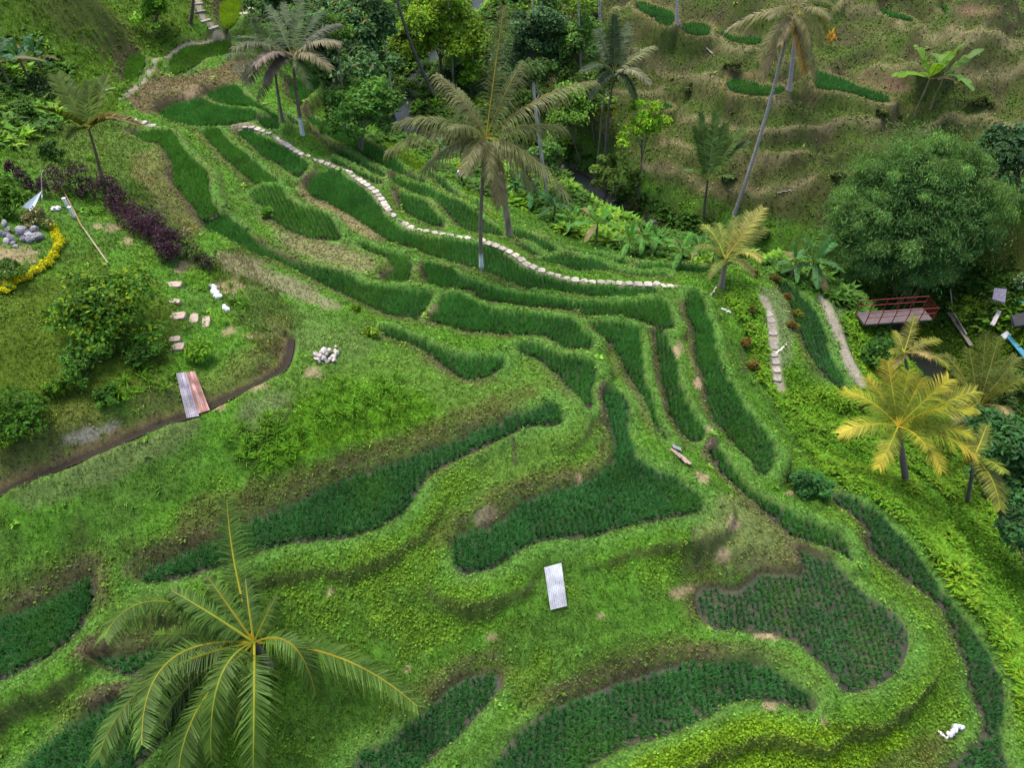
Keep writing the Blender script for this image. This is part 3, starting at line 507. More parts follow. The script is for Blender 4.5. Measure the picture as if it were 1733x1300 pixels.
paint((.06, .10, .016), fm*sstep(.50, .62, fbm(GX*.9+31, GY*.9, 4))*.25, gr=.1, leafy=.4)
# ditch banks, river banks, trails
paint(SOIL, (1-sstep(.2, .8, dd+(ND-.5)*.9))*np.where(SIDE, 1, .0), den=.2, leafy=.2)
paint((.10, .085, .028), (1-sstep(.8, 2.4, dd+(NB-.5)*1.8))*np.where(SIDE, .55, .0), den=.6, leafy=.4)
paint((.03, .024, .018), 1-sstep(.14, .26, dd), den=0, leafy=0)
for pl in ([(105,745),(150,728),(200,715),(205,722),(160,738),(112,750)],[(222,688),(245,690),(244,698),(225,696)]):
    paint((.20, .18, .155), zone(pl, 9, 1.)*.7, den=.1)
paint((.05, .042, .03), 1-sstep(1.0, 2.2, rd+(ND-.5)), den=.15, leafy=.1)
PTH = np.full(GX.shape, 9.)
for g_ in SLABS:
    q = px_list(g_); w = chaikin(hit(q[:, 0], q[:, 1]), 1, False); PTH = np.minimum(PTH, seg_dist(PT, w[:, :2], False)[0].reshape(GX.shape))
paint((.24, .20, .15), (1-sstep(.14, .42, PTH+(ND-.5)*.35))*np.where(INS, 0, 1)*.8, den=.3, gr=.05, leafy=0)
tr0 = 1-sstep(.22, .42, TR+(ND-.5)*.25)
paint((.18, .158, .12), tr0*np.where(INS, 0, 1), den=.05, leafy=0)
paint((.05, .055, .03), np.where(INS, 1., 0), den=0, leafy=0)
DEN = np.where(INS, 0, DEN)
ALB *= (1+.34*(ND-.5)+.3*(fbm(GX*6, GY*6, 2)-.5))[..., None]
ALB = np.clip(ALB, .004, .6)
# ------------------------------------------------------------------ ground mesh
tm, nt, N = nodemat('ground_cover'); L = nt.links.new
out_ = N('ShaderNodeOutputMaterial'); at_ = N('ShaderNodeAttribute'); at_.attribute_name = 'col'; pb = N('ShaderNodeBsdfPrincipled')
pb.inputs['Roughness'].default_value = .95; pb.inputs['Specular IOR Level'].default_value = .12
geo = N('ShaderNodeNewGeometry')
n1 = N('ShaderNodeTexNoise'); n1.inputs['Scale'].default_value = 9; n1.inputs['Detail'].default_value = 6; n1.inputs['Roughness'].default_value = .7; L(geo.outputs['Position'], n1.inputs['Vector'])
m1 = N('ShaderNodeMapRange'); m1.inputs['From Min'].default_value = .25; m1.inputs['From Max'].default_value = .75; m1.inputs['To Min'].default_value = .45; m1.inputs['To Max'].default_value = 1.55; L(n1.outputs['Fac'], m1.inputs['Value'])
s1 = N('ShaderNodeVectorMath'); s1.operation = 'SCALE'; L(at_.outputs['Color'], s1.inputs[0]); L(m1.outputs['Result'], s1.inputs['Scale'])
n2 = N('ShaderNodeTexNoise'); n2.inputs['Scale'].default_value = 30; n2.inputs['Detail'].default_value = 4; L(geo.outputs['Position'], n2.inputs['Vector'])
bp = N('ShaderNodeBump'); bp.inputs['Strength'].default_value = .7; bp.inputs['Distance'].default_value = .06; L(n2.outputs['Fac'], bp.inputs['Height']); L(bp.outputs[0], pb.inputs['Normal'])
L(s1.outputs['Vector'], pb.inputs['Base Color']); L(pb.outputs[0], out_.inputs[0])
idx = np.arange(NU*NV).reshape(NV, NU)
F = np.stack([idx[:-1, :-1], idx[:-1, 1:], idx[1:, 1:], idx[1:, :-1]], -1).reshape(-1, 4)
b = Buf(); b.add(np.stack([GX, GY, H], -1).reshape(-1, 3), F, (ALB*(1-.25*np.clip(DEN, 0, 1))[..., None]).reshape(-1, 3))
terrain = tag(b.build('terrain', tm, smooth=True), 'green terraced hillside of grassy banks falling to a stream', kind='structure')
# ------------------------------------------------------------------ water
wm, nt, N = nodemat('stream_water'); L = nt.links.new
o_ = N('ShaderNodeOutputMaterial'); p_ = N('ShaderNodeBsdfPrincipled'); p_.inputs['Base Color'].default_value = (.016, .019, .015, 1); p_.inputs['Roughness'].default_value = .3; p_.inputs['Specular IOR Level'].default_value = .1
n_ = N('ShaderNodeTexNoise'); n_.inputs['Scale'].default_value = 2.5; n_.inputs['Detail'].default_value = 3; g_ = N('ShaderNodeNewGeometry'); L(g_.outputs['Position'], n_.inputs['Vector'])
b_ = N('ShaderNodeBump'); b_.inputs['Strength'].default_value = .35; b_.inputs['Distance'].default_value = .1; L(n_.outputs['Fac'], b_.inputs['Height']); L(b_.outputs[0], p_.inputs['Normal']); L(p_.outputs[0], o_.inputs[0])
def ribbon(name, path, w, mat, dz, label):
    t = np.gradient(path[:, :2], axis=0); t /= np.linalg.norm(t, axis=1)[:, None]+1e-9; nn = np.c_[-t[:, 1], t[:, 0]]
    A = np.c_[path[:, :2]+nn*w, path[:, 2]+dz]; B = np.c_[path[:, :2]-nn*w, path[:, 2]+dz]
    V = np.stack([A, B], 1).reshape(-1, 3); k = np.arange(len(path)-1)*2
    b = Buf(); b.add(V, np.c_[k, k+1, k+3, k+2], (.2, .2, .2)); return tag(b.build(name, mat), label, kind='structure')
ribbon('river', rxy, 1.2, wm, -.15, 'shallow stream winding along the valley floor')
dsm = dxy.copy(); dsm[:, 2] -= .38
dm = wm.copy(); dm.name = 'ditch_mud_water'; q_ = next(n for n in dm.node_tree.nodes if n.type == 'BSDF_PRINCIPLED'); q_.inputs['Base Color'].default_value = (.022, .017, .012, 1); q_.inputs['Roughness'].default_value = .6; q_.inputs['Specular IOR Level'].default_value = .05
ribbon('ditch_water', dsm, .15, dm, 0, 'dark water in the narrow irrigation ditch')
# ------------------------------------------------------------------ rice paddies: wet mud bed + planted rice
mud, nt, N = nodemat('wet_mud'); L = nt.links.new
o_ = N('ShaderNodeOutputMaterial'); p_ = N('ShaderNodeBsdfPrincipled'); p_.inputs['Specular IOR Level'].default_value = .14; g_ = N('ShaderNodeNewGeometry')
na = N('ShaderNodeTexNoise'); na.inputs['Scale'].default_value = 1.1; na.inputs['Detail'].default_value = 5; L(g_.outputs['Position'], na.inputs['Vector'])
cr = N('ShaderNodeValToRGB'); cr.color_ramp.elements[0].color = (.016, .018, .013, 1); cr.color_ramp.elements[1].color = (.05, .042, .03, 1); cr.color_ramp.elements[0].position = .35; cr.color_ramp.elements[1].position = .65
L(na.outputs['Fac'], cr.inputs[0]); L(cr.outputs[0], p_.inputs['Base Color'])
mr = N('ShaderNodeMapRange'); mr.inputs['From Min'].default_value = .47; mr.inputs['From Max'].default_value = .56; mr.inputs['To Min'].default_value = .5; mr.inputs['To Max'].default_value = .75
L(na.outputs['Fac'], mr.inputs['Value']); L(mr.outputs[0], p_.inputs['Roughness'])
nb = N('ShaderNodeTexNoise'); nb.inputs['Scale'].default_value = 14; L(g_.outputs['Position'], nb.inputs['Vector'])
b_ = N('ShaderNodeBump'); b_.inputs['Strength'].default_value = .25; b_.inputs['Distance'].default_value = .03; L(nb.outputs['Fac'], b_.inputs['Height']); L(b_.outputs[0], p_.inputs['Normal']); L(p_.outputs[0], o_.inputs[0])
ricemat = leafmat('rice_leaf', trans=.35, rough=.55, spec=.1, var=.18, nscale=.6)
def blades(base, n_per, hgt, lean, wid, col, spread=.03, curl=.35, colvar=.22):
    """bent grass blades on every base point: quad + tip triangle"""
    m = len(base); K = m*n_per
    B = np.repeat(base, n_per, 0); hh = np.repeat(hgt, n_per)*rng.uniform(.65, 1.15, K)
    az = rng.uniform(0, 2*np.pi, K); ln = np.abs(rng.normal(0, lean, K))
    dx, dy = np.cos(az), np.sin(az)
    B = B+np.c_[dx*spread*rng.random(K), dy*spread*rng.random(K), np.zeros(K)]
    w = (np.repeat(wid, n_per) if np.ndim(wid) else np.full(K, wid))*rng.uniform(.7, 1.2, K)
    pa = az+np.pi/2+rng.normal(0, .5, K); sx, sy = np.cos(pa)*w/2, np.sin(pa)*w/2
    m1 = B+np.c_[dx*np.sin(ln)*hh*.55, dy*np.sin(ln)*hh*.55, np.cos(ln)*hh*.55]
    l2 = ln+curl*rng.random(K)+curl*.5
    tp = m1+np.c_[dx*np.sin(l2)*hh*.5, dy*np.sin(l2)*hh*.5, np.cos(l2)*hh*.5]
    z = np.zeros(K); S = np.c_[sx, sy, z]
    V = np.stack([B-S*.7, B+S*.7, m1+S, m1-S, tp], 1).reshape(-1, 3)
    k = np.arange(K)*5
    c = np.repeat(col, n_per, 0)*rng.uniform(1-colvar, 1+colvar, (K, 1))*np.c_[rng.uniform(.85, 1.2, K), np.ones(K), rng.uniform(.8, 1.2, K)]
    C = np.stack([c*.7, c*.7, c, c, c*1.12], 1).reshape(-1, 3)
    return V, np.c_[k, k+1, k+2, k+3], np.c_[k+3, k+2, k+4], C
def rice(i):
    pid, z, groups, hgt, lab = PAD[i]
    P = PADW[pid]; cen = P.mean(0)
    b = Buf(); q = np.c_[P, np.full(len(P), z-.035)]
    b.v.append(q); b.c.append(np.full((len(q), 3), .05)); b.n = len(q); b.f.append(np.arange(len(q))[None])
    o0 = np.array([cen[0], cen[1], z-.035])
    bed = tag(b.build('rice_paddy', mud, origin=o0), lab, 'rice paddy', 'rice paddies on the terraces')
    dist = math.hypot(cen[0], cen[1])
    sp = .21 if dist < 45 else .25
    if pid in ('p35', 'p42'): sp = .22
    lo, hi = P.min(0), P.max(0); lo = np.maximum(lo, [-75, 4]); hi = np.minimum(hi, [75, 125])
    th = rng.normal(0, .16); c, s = math.cos(th), math.sin(th)
    n = int(max(hi-lo)/sp)+6
    n = int(n*1.5); a, bb = np.meshgrid(np.arange(-n, n)*sp*1.08, np.arange(-n, n)*sp*.9); mid = (lo+hi)/2; rowt = (.92+.16*np.random.default_rng(i).random(2*n))[None]*np.ones((2*n, 1))
    X = mid[0]+a*c-bb*s; Y = mid[1]+a*s+bb*c
    pts = np.c_[X.ravel(), Y.ravel()]; rowt = rowt.ravel()
    rowt = rowt[(pts[:, 0] > lo[0]) & (pts[:, 0] < hi[0]) & (pts[:, 1] > lo[1]) & (pts[:, 1] < hi[1])]
    pts = pts[(pts[:, 0] > lo[0]) & (pts[:, 0] < hi[0]) & (pts[:, 1] > lo[1]) & (pts[:, 1] < hi[1])]
    pts = pts+rng.normal(0, .03, pts.shape)
    d = sdist(pts, P); edge = .02 if hgt > .4 else .07
    keep = (d < -edge*(1+.8*(vnoise(pts[:, 0]*1.3, pts[:, 1]*1.3)-.3))) & (rng.random(len(pts)) > .01)
    if pid == 'p36': keep &= vnoise(pts[:, 0]*.5, pts[:, 1]*.5+3) > .06
    if pid == 'p42': keep &= fbm(pts[:, 0]*.5, pts[:, 1]*.5+3) > .17
    if pid == 'p35': keep &= d < -.12
    pts = pts[keep]; rowt = rowt[keep]
    if not len(pts): pts = cen[None]; rowt = np.ones(1)
    g = .75+.5*fbm(pts[:, 0]*.4, pts[:, 1]*.4+i*7)
    hh = hgt*g*(.92+.16*rng.random(len(pts)))
    basec = np.array((.034, .128, .030)) if i >= 33 and i <= 42 else np.array((.036, .145, .022))
    if pid in ('p22', 'p24', 'p25', 'p21'): basec = np.array((.044, .150, .016))
    if pid in ('p44',): basec = np.array((.14, .25, .008))
    if pid in ('p45', 'p46', 'p58'): basec = np.array((.05, .14, .010))
    if i >= 46 and i < 57: basec = np.array((.03, .12, .024))
    col = basec*((.72+.55*fbm(pts[:, 0]*.6+5, pts[:, 1]*.6))*rowt)[:, None]; yl = sstep(.55, .75, fbm(pts[:, 0]*.35+77, pts[:, 1]*.35+i, 3))[:, None]; col = col*(1-.5*yl)+np.array((.05, .145, .014))*.5*yl
    zz = np.full(len(pts), z-.05)
    dense = hgt >= .4
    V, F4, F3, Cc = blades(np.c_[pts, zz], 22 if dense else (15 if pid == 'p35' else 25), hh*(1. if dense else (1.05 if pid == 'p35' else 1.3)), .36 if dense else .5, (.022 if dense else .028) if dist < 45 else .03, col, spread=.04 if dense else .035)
    b = Buf(); b.v.append(V); b.c.append(Cc); b.f += [F4, F3]; b.n = len(V)
    r = b.build('rice_plants', ricemat, parent=bed)
    tag(r, kind='stuff'); return len(pts)
NR = sum(rice(i) for i in range(len(PAD)))
print('rice hills', NR)
# ------------------------------------------------------------------ grass and small herbs over the banks
grassmat = leafmat('grass_blade', trans=.38, rough=.65, spec=.08, var=.22, nscale=1.2)
vis = (VX > -420) & (VX < 2200) & (VY > -60) & (VY < 1500) & (VD > 2)
def sample(mask, per):
    I, J = np.where(mask[:-1, :-1]); cnt = rng.poisson(per[I, J] if np.ndim(per) else np.full(len(I), per)); k = np.repeat(np.arange(len(I)), cnt)
    i, j = I[k], J[k]; fa, fb = rng.random(len(k)), rng.random(len(k))
    def lerp(A): return (A[i, j]*(1-fb)+A[i, j+1]*fb)*(1-fa)+(A[i+1, j]*(1-fb)+A[i+1, j+1]*fb)*fa
    return np.c_[lerp(GX), lerp(GY), lerp(H)], i, j
okm = vis & ~INS & (rd > 1.2) & (dd > .4)
per = DEN*(1-LEAFY*.65)*1.9
P0, i, j = sample(okm, per)
D = VD[i, j]; hg = GR[i, j]*(.55+1.0*fbm(P0[:, 0]*.8, P0[:, 1]*.8+31))*rng.uniform(.7, 1.4, len(P0))
tall = rng.random(len(P0)) < .02
hg = np.where(tall & (GR[i, j] > .095), hg*2.1, hg)
hg = np.maximum(hg, D*.0016)
wd_ = np.maximum(.014, D*.00065)*rng.uniform(.7, 1.6, len(P0))
col = ALB[i, j]*rng.uniform(.6, 1.65, (len(P0), 1)); dry = rng.random(len(P0)) < .06
col[dry] = col[dry]*.5+np.array((.17, .15, .05))*.5
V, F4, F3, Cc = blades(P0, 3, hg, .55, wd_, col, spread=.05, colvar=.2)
b = Buf(); b.v.append(V); b.c.append(Cc); b.f += [F4, F3]; b.n = len(V)
g = tag(b.build('grass', grassmat), 'short bright green grass covering the terrace banks', kind='stuff')
print('grass tufts', len(P0))
# round-leaved ground cover: small folded leaves
P1, i, j = sample(okm, LEAFY*DEN*4.2)
n = len(P1); D = VD[i, j]
sz = np.maximum(.042, D*.0013)*rng.uniform(.6, 1.9, n); az = rng.uniform(0, 2*np.pi, n); tl = rng.normal(0, .5, n)
P1[:, 2] += rng.random(n)*GR[i, j]*1.3+.01
u = np.c_[np.cos(az)*np.cos(tl), np.sin(az)*np.cos(tl), np.sin(tl)]; t2 = rng.normal(0, .5, n); v = np.c_[-np.sin(az)*np.cos(t2), np.cos(az)*np.cos(t2), np.sin(t2)]
V = np.stack([P1-u*sz[:, None], P1-v*sz[:, None]*.6, P1+u*sz[:, None], P1+v*sz[:, None]*.6], 1).reshape(-1, 3)
k = np.arange(n)*4; col = ALB[i, j]*rng.uniform(.55, 1.9, (n, 1)); yl = rng.random(n) < .3; col[yl] = col[yl]*.4+np.array((.065, .135, .014))*rng.uniform(.6, 1.3, (yl.sum(), 1))
b = Buf(); b.v.append(V); b.c.append(np.repeat(col, 4, 0)); b.f.append(np.c_[k, k+1, k+2, k+3]); b.n = len(V)
tag(b.build('herb_leaves', grassmat), 'yellow green ground-cover leaves spread over the banks', kind='stuff')
print('herb leaves', n)
# ------------------------------------------------------------------ plant builders
frondmat = leafmat('palm_leaflet', trans=.26, rough=.5, spec=.14, var=.2, nscale=.9)
foliage = leafmat('broad_foliage', trans=.35, rough=.6, spec=.1, var=.2, nscale=.8)
bananamat = leafmat('banana_leaf', trans=.38, rough=.5, spec=.15, var=.12, nscale=3)
bark = solidmat('tree_bark', rough=.9, nscale=3, var=.45, bump=.6, bscale=9, stretch=(1, 1, .35))
def ringbark(name):
    m, nt, N = nodemat(name); L = nt.links.new
    out = N('ShaderNodeOutputMaterial'); at = N('ShaderNodeAttribute'); at.attribute_name = 'col'; tc = N('ShaderNodeTexCoord')
    wv = N('ShaderNodeTexWave'); wv.wave_type = 'BANDS'; wv.bands_direction = 'Z'; wv.inputs['Scale'].default_value = 2.2; wv.inputs['Distortion'].default_value = 2.5; wv.inputs['Detail'].default_value = 3
    L(tc.outputs['Object'], wv.inputs['Vector'])
    no = N('ShaderNodeTexNoise'); no.inputs['Scale'].default_value = 4; no.inputs['Detail'].default_value = 6; L(tc.outputs['Object'], no.inputs['Vector'])
    ad = N('ShaderNodeMath'); ad.operation = 'ADD'; L(wv.outputs['Fac'], ad.inputs[0]); L(no.outputs['Fac'], ad.inputs[1])
    mr = N('ShaderNodeMapRange'); mr.inputs['From Min'].default_value = .4; mr.inputs['From Max'].default_value = 1.5; mr.inputs['To Min'].default_value = .5; mr.inputs['To Max'].default_value = 1.35; L(ad.outputs[0], mr.inputs['Value'])
    s = N('ShaderNodeVectorMath'); s.operation = 'SCALE'; L(at.outputs['Color'], s.inputs[0]); L(mr.outputs[0], s.inputs['Scale'])
    p = N('ShaderNodeBsdfPrincipled'); p.inputs['Roughness'].default_value = .9; L(s.outputs[0], p.inputs['Base Color'])
    b = N('ShaderNodeBump'); b.inputs['Strength'].default_value = .6; b.inputs['Distance'].default_value = .05; L(wv.outputs['Fac'], b.inputs['Height']); L(b.outputs[0], p.inputs['Normal']); L(p.outputs[0], out.inputs[0]); return m
palmbark = ringbark('palm_bark')
def tube(buf, path, rad, sides, col, cap=True):
    P = np.asarray(path, float); n = len(P); r = np.broadcast_to(np.asarray(rad, float), (n,))
    T = np.gradient(P, axis=0); T /= np.linalg.norm(T, axis=1)[:, None]+1e-9
    ref = np.array([0, 0, 1.]) if abs(T[:, 2].mean()) < .8 else np.array([1., 0, 0])
    A = np.cross(T, ref); A /= np.linalg.norm(A, axis=1)[:, None]+1e-9; Bn = np.cross(T, A)
    th = np.arange(sides)/sides*2*np.pi
    V = P[:, None]+r[:, None, None]*(np.cos(th)[None, :, None]*A[:, None]+np.sin(th)[None, :, None]*Bn[:, None])
    k = (np.arange(n-1)[:, None]*sides+np.arange(sides)[None]); k2 = (np.arange(n-1)[:, None]*sides+(np.arange(sides)[None]+1) % sides)
    F = np.stack([k, k2, k2+sides, k+sides], -1).reshape(-1, 4)
    c = np.asarray(col, float)
    if c.ndim == 2: c = np.repeat(c, sides, 0)
    buf.add(V.reshape(-1, 3), F, c)
    if cap:
        for q in (0, n-1):
            e = V[q]; buf.add(e, np.arange(sides)[None], c if c.ndim == 1 else c[q*sides:(q+1)*sides])
def unit(v): v = np.asarray(v, float); return v/(np.linalg.norm(v)+1e-9)
def bez(a, b, c, n):
    t = np.linspace(0, 1, n)[:, None]; return (1-t)**2*a+2*t*(1-t)*b+t*t*c
def frond(crown, tip, arch, leaf, nl, col, rcol, droop=.5, vee=.3, side_up=None, ragged=0., mid=None, width=.032, basec=None, clump=.0):
    """one pinnate frond: rachis + two rows of drooping leaflets"""
    b = Buf(); L0 = np.linalg.norm(tip-crown)
    ctrl = (crown+tip)/2+np.array([0, 0, arch]) if mid is None else mid
    C = bez(crown, ctrl, tip, 26)
    rr = np.linspace(.045, .009, 26); tube(b, C, rr, 4, rcol, cap=False)
    t = np.linspace(.14, .995, nl); P = np.stack([np.interp(t*25, np.arange(26), C[:, k]) for k in range(3)], 1)
    T = np.gradient(P, axis=0); T /= np.linalg.norm(T, axis=1)[:, None]+1e-9
    up = np.array([0, 0, 1.]); S = np.cross(T, up); bad = np.linalg.norm(S, axis=1) < .25
    ref = unit(np.cross(unit(tip-crown)+np.array([0, 0, 1e-3]), up)+1e-6) if side_up is None else side_up
    S[bad] = ref; S /= np.linalg.norm(S, axis=1)[:, None]+1e-9
    Nn = np.cross(S, T); Nn *= np.sign(Nn[:, 2:3]+1e-6)
    prof = leaf*np.clip(np.sin(np.pi*(.12+.80*t)), .05, 1)**.55
    for sg in (-1, 1):
        keep = rng.random(nl) > ragged
        m = keep.sum(); p = P[keep]; s = S[keep]*sg; tt = T[keep]; nn_ = Nn[keep]; l = prof[keep]*rng.uniform(.85, 1.12, m); tk = t[keep]
        ph = rng.uniform(0, 6); wob = clump*(np.sin(np.arange(m)*.55+ph)+.6*np.sin(np.arange(m)*1.3+ph*2)); fw = (.35+.75*tk+rng.normal(0, .08, m)+wob)[:, None]
        d = s+tt*fw+nn_*(vee+rng.normal(0, .1, m)+clump*1.2*np.sin(np.arange(m)*.4+ph*3))[:, None]; d /= np.linalg.norm(d, axis=1)[:, None]
        dr = (droop*(.7+.6*rng.random(m)))[:, None]*np.array([[0, 0, -1.]])
        m1 = p+d*(l*.5)[:, None]+dr*(l*.18)[:, None]
        e = d+dr*1.15; e /= np.linalg.norm(e, axis=1)[:, None]
        tp = m1+e*(l*.52)[:, None]
        w = width*(.75+.5*rng.random(m))[:, None]
        wv = np.cross(d, nn_); wv /= np.linalg.norm(wv, axis=1)[:, None]+1e-9
        V = np.stack([p-wv*w*.5, p+wv*w*.5, m1+wv*w*.6, m1-wv*w*.6, tp], 1).reshape(-1, 3)
        k = np.arange(m)*5; cb_ = np.asarray(col) if basec is None else np.asarray(basec)[None]*(1-sstep(.35, .9, tk)[:, None])+np.asarray(col)[None]*sstep(.35, .9, tk)[:, None]; c = cb_*rng.uniform(.65, 1.35, (m, 1))
        if np.ndim(droop) == 0 and rng.random() < .9: c = c*(1+.25*sg*.5)  # shading of the two leaflet rows put into their colour, lighter and darker
        CC = np.stack([c, c, c*1.05, c*1.05, c*np.array([1.18, 1.06, .9])], 1).reshape(-1, 3)
        n0 = b.n; b.v.append(V); b.c.append(CC); b.f += [np.c_[k, k+1, k+2, k+3]+n0, np.c_[k+3, k+2, k+4]+n0]; b.n += len(V)
    return b
def tip_on_ray(crown, px, py, Lr, which):
    d = unit(ray(px, py)[0]); oc = CAM-crown; bb = d@oc; cc = oc@oc-Lr*Lr; disc = bb*bb-cc
    if disc <= 0: return CAM+d*(-bb)
    s = math.sqrt(disc); return CAM+d*(-bb-s if which == 'u' else -bb+s)
def palm(label, base_px, crown_px, Lf, tips=None, n=18, green=(.045, .095, .012), rcol=(.22, .17, .03), trunk=(.20, .17, .13), r0=.17, dy=0., droop=.6, vee=.25,
         el=(78, -38), ragged=.0, group='coconut palms on the terraces', white=0., nl=46, leaf=None, bend=.25, base=None, crownz=None, hidden_trunk=False, seed=None, dead=0, name='palm_tree', stiff=0., lw=0., basec=None, clump=.06):
    B = G(*base_px) if base is None else base
    Cn = at_y(crown_px[0], crown_px[1], B[1]+dy) if crownz is None else at_z([crown_px[0]], [crown_px[1]], crownz)[0]
    if crownz is not None and base is None and hidden_trunk:
        B = Cn.copy(); B[2] = gz(Cn[0], Cn[1])[0]
    root = empty(name, B, label, 'palm tree', group)
    h = np.linalg.norm(Cn-B); side = np.array([rng.normal(0, 1), rng.normal(0, .4), 0])*bend*h*.12
    path = bez(B-np.array([0, 0, .35]), (B+Cn)/2+side, Cn, 22); tt = np.linspace(0, 1, 22)
    rad = r0*(1-.38*tt)+r0*.75*np.exp(-tt*h/.35)*.8
    c = np.repeat(np.array(trunk)[None], 22, 0)*(1-.25*tt[:, None])
    if white: c[tt*h < white] = (.62, .62, .62)
    b = Buf(); tube(b, path, rad, 10, c); b.build('trunk', palmbark, parent=root, origin=B, smooth=True)
    leaf = leaf or Lf*.23
    if tips is None:
        tips = []
        for k in range(n):
            az = k*2.399963+rng.normal(0, .15); e = R(el[0]+(el[1]-el[0])*((k+.5)/n)**.85+rng.normal(0, 5))
            L1 = Lf*rng.uniform(.85, 1.05); hd = np.array([math.cos(az), math.sin(az), 0])
            drp = (math.cos(e)**1.5)*.42*L1*(1-stiff)
            tip = Cn+hd*math.cos(e)*L1*.92+np.array([0, 0, math.sin(e)*L1*.95-drp])
            mid = Cn+hd*math.cos(e)*L1*.5+np.array([0, 0, math.sin(e)*L1*.55+.12*L1*(1-stiff)])
            tips.append((tip, mid, None))
    else:
        out = []
        for tpx in tips:
            x, y, wh, Lk = tpx[:4]; tip = tip_on_ray(Cn, x, y, Lk*.9, wh)
            d = tip-Cn; arch = (tpx[4] if len(tpx) > 4 else .22)*Lk
            ctrl = (Cn+tip)/2+np.array([0, 0, arch])
            if len(tpx) > 6:
                M = tip_on_ray(Cn, tpx[6][0], tpx[6][1], Lk*tpx[6][2], wh); ctrl = 2*M-(Cn+tip)/2
            out.append(((tip), ctrl, tpx[5] if len(tpx) > 5 else None))
        tips = out
    for k, (tip, mid, cc) in enumerate(tips):
        g = np.array(cc if cc is not None else green)*rng.uniform(.85, 1.15)
        if cc is None and dead and k >= len(tips)-dead: g = np.array((.17, .12, .06))
        Lk = np.linalg.norm(tip-Cn)
        fb = frond(Cn, tip, 0, leaf*min(1.1, Lk/(Lf*.85)), nl, g, np.array(rcol)*rng.uniform(.55, 1.1)*np.array([rng.uniform(.75, 1.05), 1., .8]), droop=droop, vee=vee, mid=mid, ragged=ragged, width=max(.03, Cn[1]*.0007+.012, lw), basec=basec, clump=clump)
        fb.build('frond', frondmat, parent=root, origin=B)
    return root, Cn, B
def leaf_cloud(buf, clumps, per, size, col, var=.3, flat=.5, droopy=0., slim=.55, shell=.55, tipcol=None):
    """leaf-sized folded quads over ellipsoid clumps (cx,cy,cz,rx,ry,rz,tint)"""
    for (c, r, tint) in clumps:
        n = int(per*max(.25, (r[0]*r[1]*r[2])**(2/3)))
        d = rng.normal(0, 1, (n, 3)); d /= np.linalg.norm(d, axis=1)[:, None]; low = d[:, 2] < -.35
        d[low, 2] *= -1
        rr = shell+(1-shell)*rng.random(n)**.6; fz = rng.random(n) < .18; rr = np.where(fz, rr*rng.uniform(1., 1.5, n), rr)
        wob = .75+.5*fbm(d[:, 0]*2.3+c[0], d[:, 1]*2.3+d[:, 2]*1.7+c[1], 2)
        P = c+d*r*(rr*wob)[:, None]
        az = rng.uniform(0, 2*np.pi, n)
        nrm = d*flat+np.array([0, 0, 1.])*.6+rng.normal(0, .45, (n, 3)); nrm /= np.linalg.norm(nrm, axis=1)[:, None]
        u = np.cross(nrm, np.c_[np.cos(az), np.sin(az), rng.normal(0, .3, n)]); u /= np.linalg.norm(u, axis=1)[:, None]+1e-9
        if droopy: u = u*(1-droopy)+np.array([0, 0, -1.])*droopy+d*droopy*.5; u /= np.linalg.norm(u, axis=1)[:, None]
        v = np.cross(nrm, u); v /= np.linalg.norm(v, axis=1)[:, None]+1e-9
        s = (size*rng.uniform(.6, 1.5, n))[:, None]
        fold = nrm*s*.18
        V = np.stack([P-u*s, P-v*s*slim+fold, P+u*s, P+v*s*slim+fold], 1).reshape(-1, 3)
        k = np.arange(n)*4; f = np.stack([np.c_[k, k+1, k+2], np.c_[k, k+2, k+3]], 1).reshape(-1, 3)
        cc = np.asarray(col)*tint*(1+var*rng.uniform(-1, 1, (n, 1)))*np.c_[rng.uniform(.8, 1.3, n), np.ones(n), rng.uniform(.7, 1.3, n)]
        if tipcol is not None:
            m = (rng.random(n) < tipcol[1]*(.4+.9*(d[:, 2] > .2))); cc[m] = np.array(tipcol[0])*rng.uniform(.7, 1.25, (m.sum(), 1))
        buf.add(V, f, np.repeat(cc, 4, 0))
def make_clumps(cen, rad, n, cr, tintvar=.3):
    out = []
    for k in range(n):
        d = unit(rng.normal(0, 1, 3)); d[2] = abs(d[2])*1.15-.5
        p = cen+d*rad*rng.uniform(.25, 1.15); s = cr*rng.uniform(.5, 1.35)
        out.append((p, np.array([s, s, s*.75]), 1+tintvar*rng.uniform(-1, 1)))
    return out
def tree(label, base_px, crown_px, rpx, col, nclump=16, leaf=.16, per=520, trunk=(.12, .10, .075), r0=.14, cat='tree', name='broadleaf_tree', group=None, dy=0., asp=1.0, tip=None, droopy=0., base=None, var=.3, slim=.55):
    B = G(*base_px) if base is None else base
    cen = at_y(crown_px[0], crown_px[1], B[1]+dy); dep = project(cen[None])[2][0]
    rad = np.array([rpx[0], min(rpx[0], rpx[1]*1.2), rpx[1]])*dep/FPX
    root = empty(name, B, label, cat, group)
    cl = make_clumps(cen, rad, int(nclump*1.8), rad.min()*.34, .4)
    tb = Buf(); top = cen-np.array([0, 0, rad[2]*.25]); path = bez(B-np.array([0, 0, .3]), (B+top)/2+rng.normal(0, .25, 3), top, 10)
    tube(tb, path, np.linspace(r0, r0*.5, 10), 7, trunk)
    for (p, r, t) in cl[::2]:
        s = path[rng.integers(4, 10)]; tube(tb, bez(s, (s+p)/2+np.array([0, 0, -.15]), p, 5), np.linspace(r0*.4, r0*.12, 5), 5, trunk)
    tb.build('trunk', bark, parent=root, origin=B, smooth=True)
    fb = Buf(); leaf_cloud(fb, cl, per*.72, leaf, np.array(col)*1.18, droopy=droopy, tipcol=tip, var=var+.12, slim=slim); fb.build('crown', foliage, parent=root, origin=B)
    return root
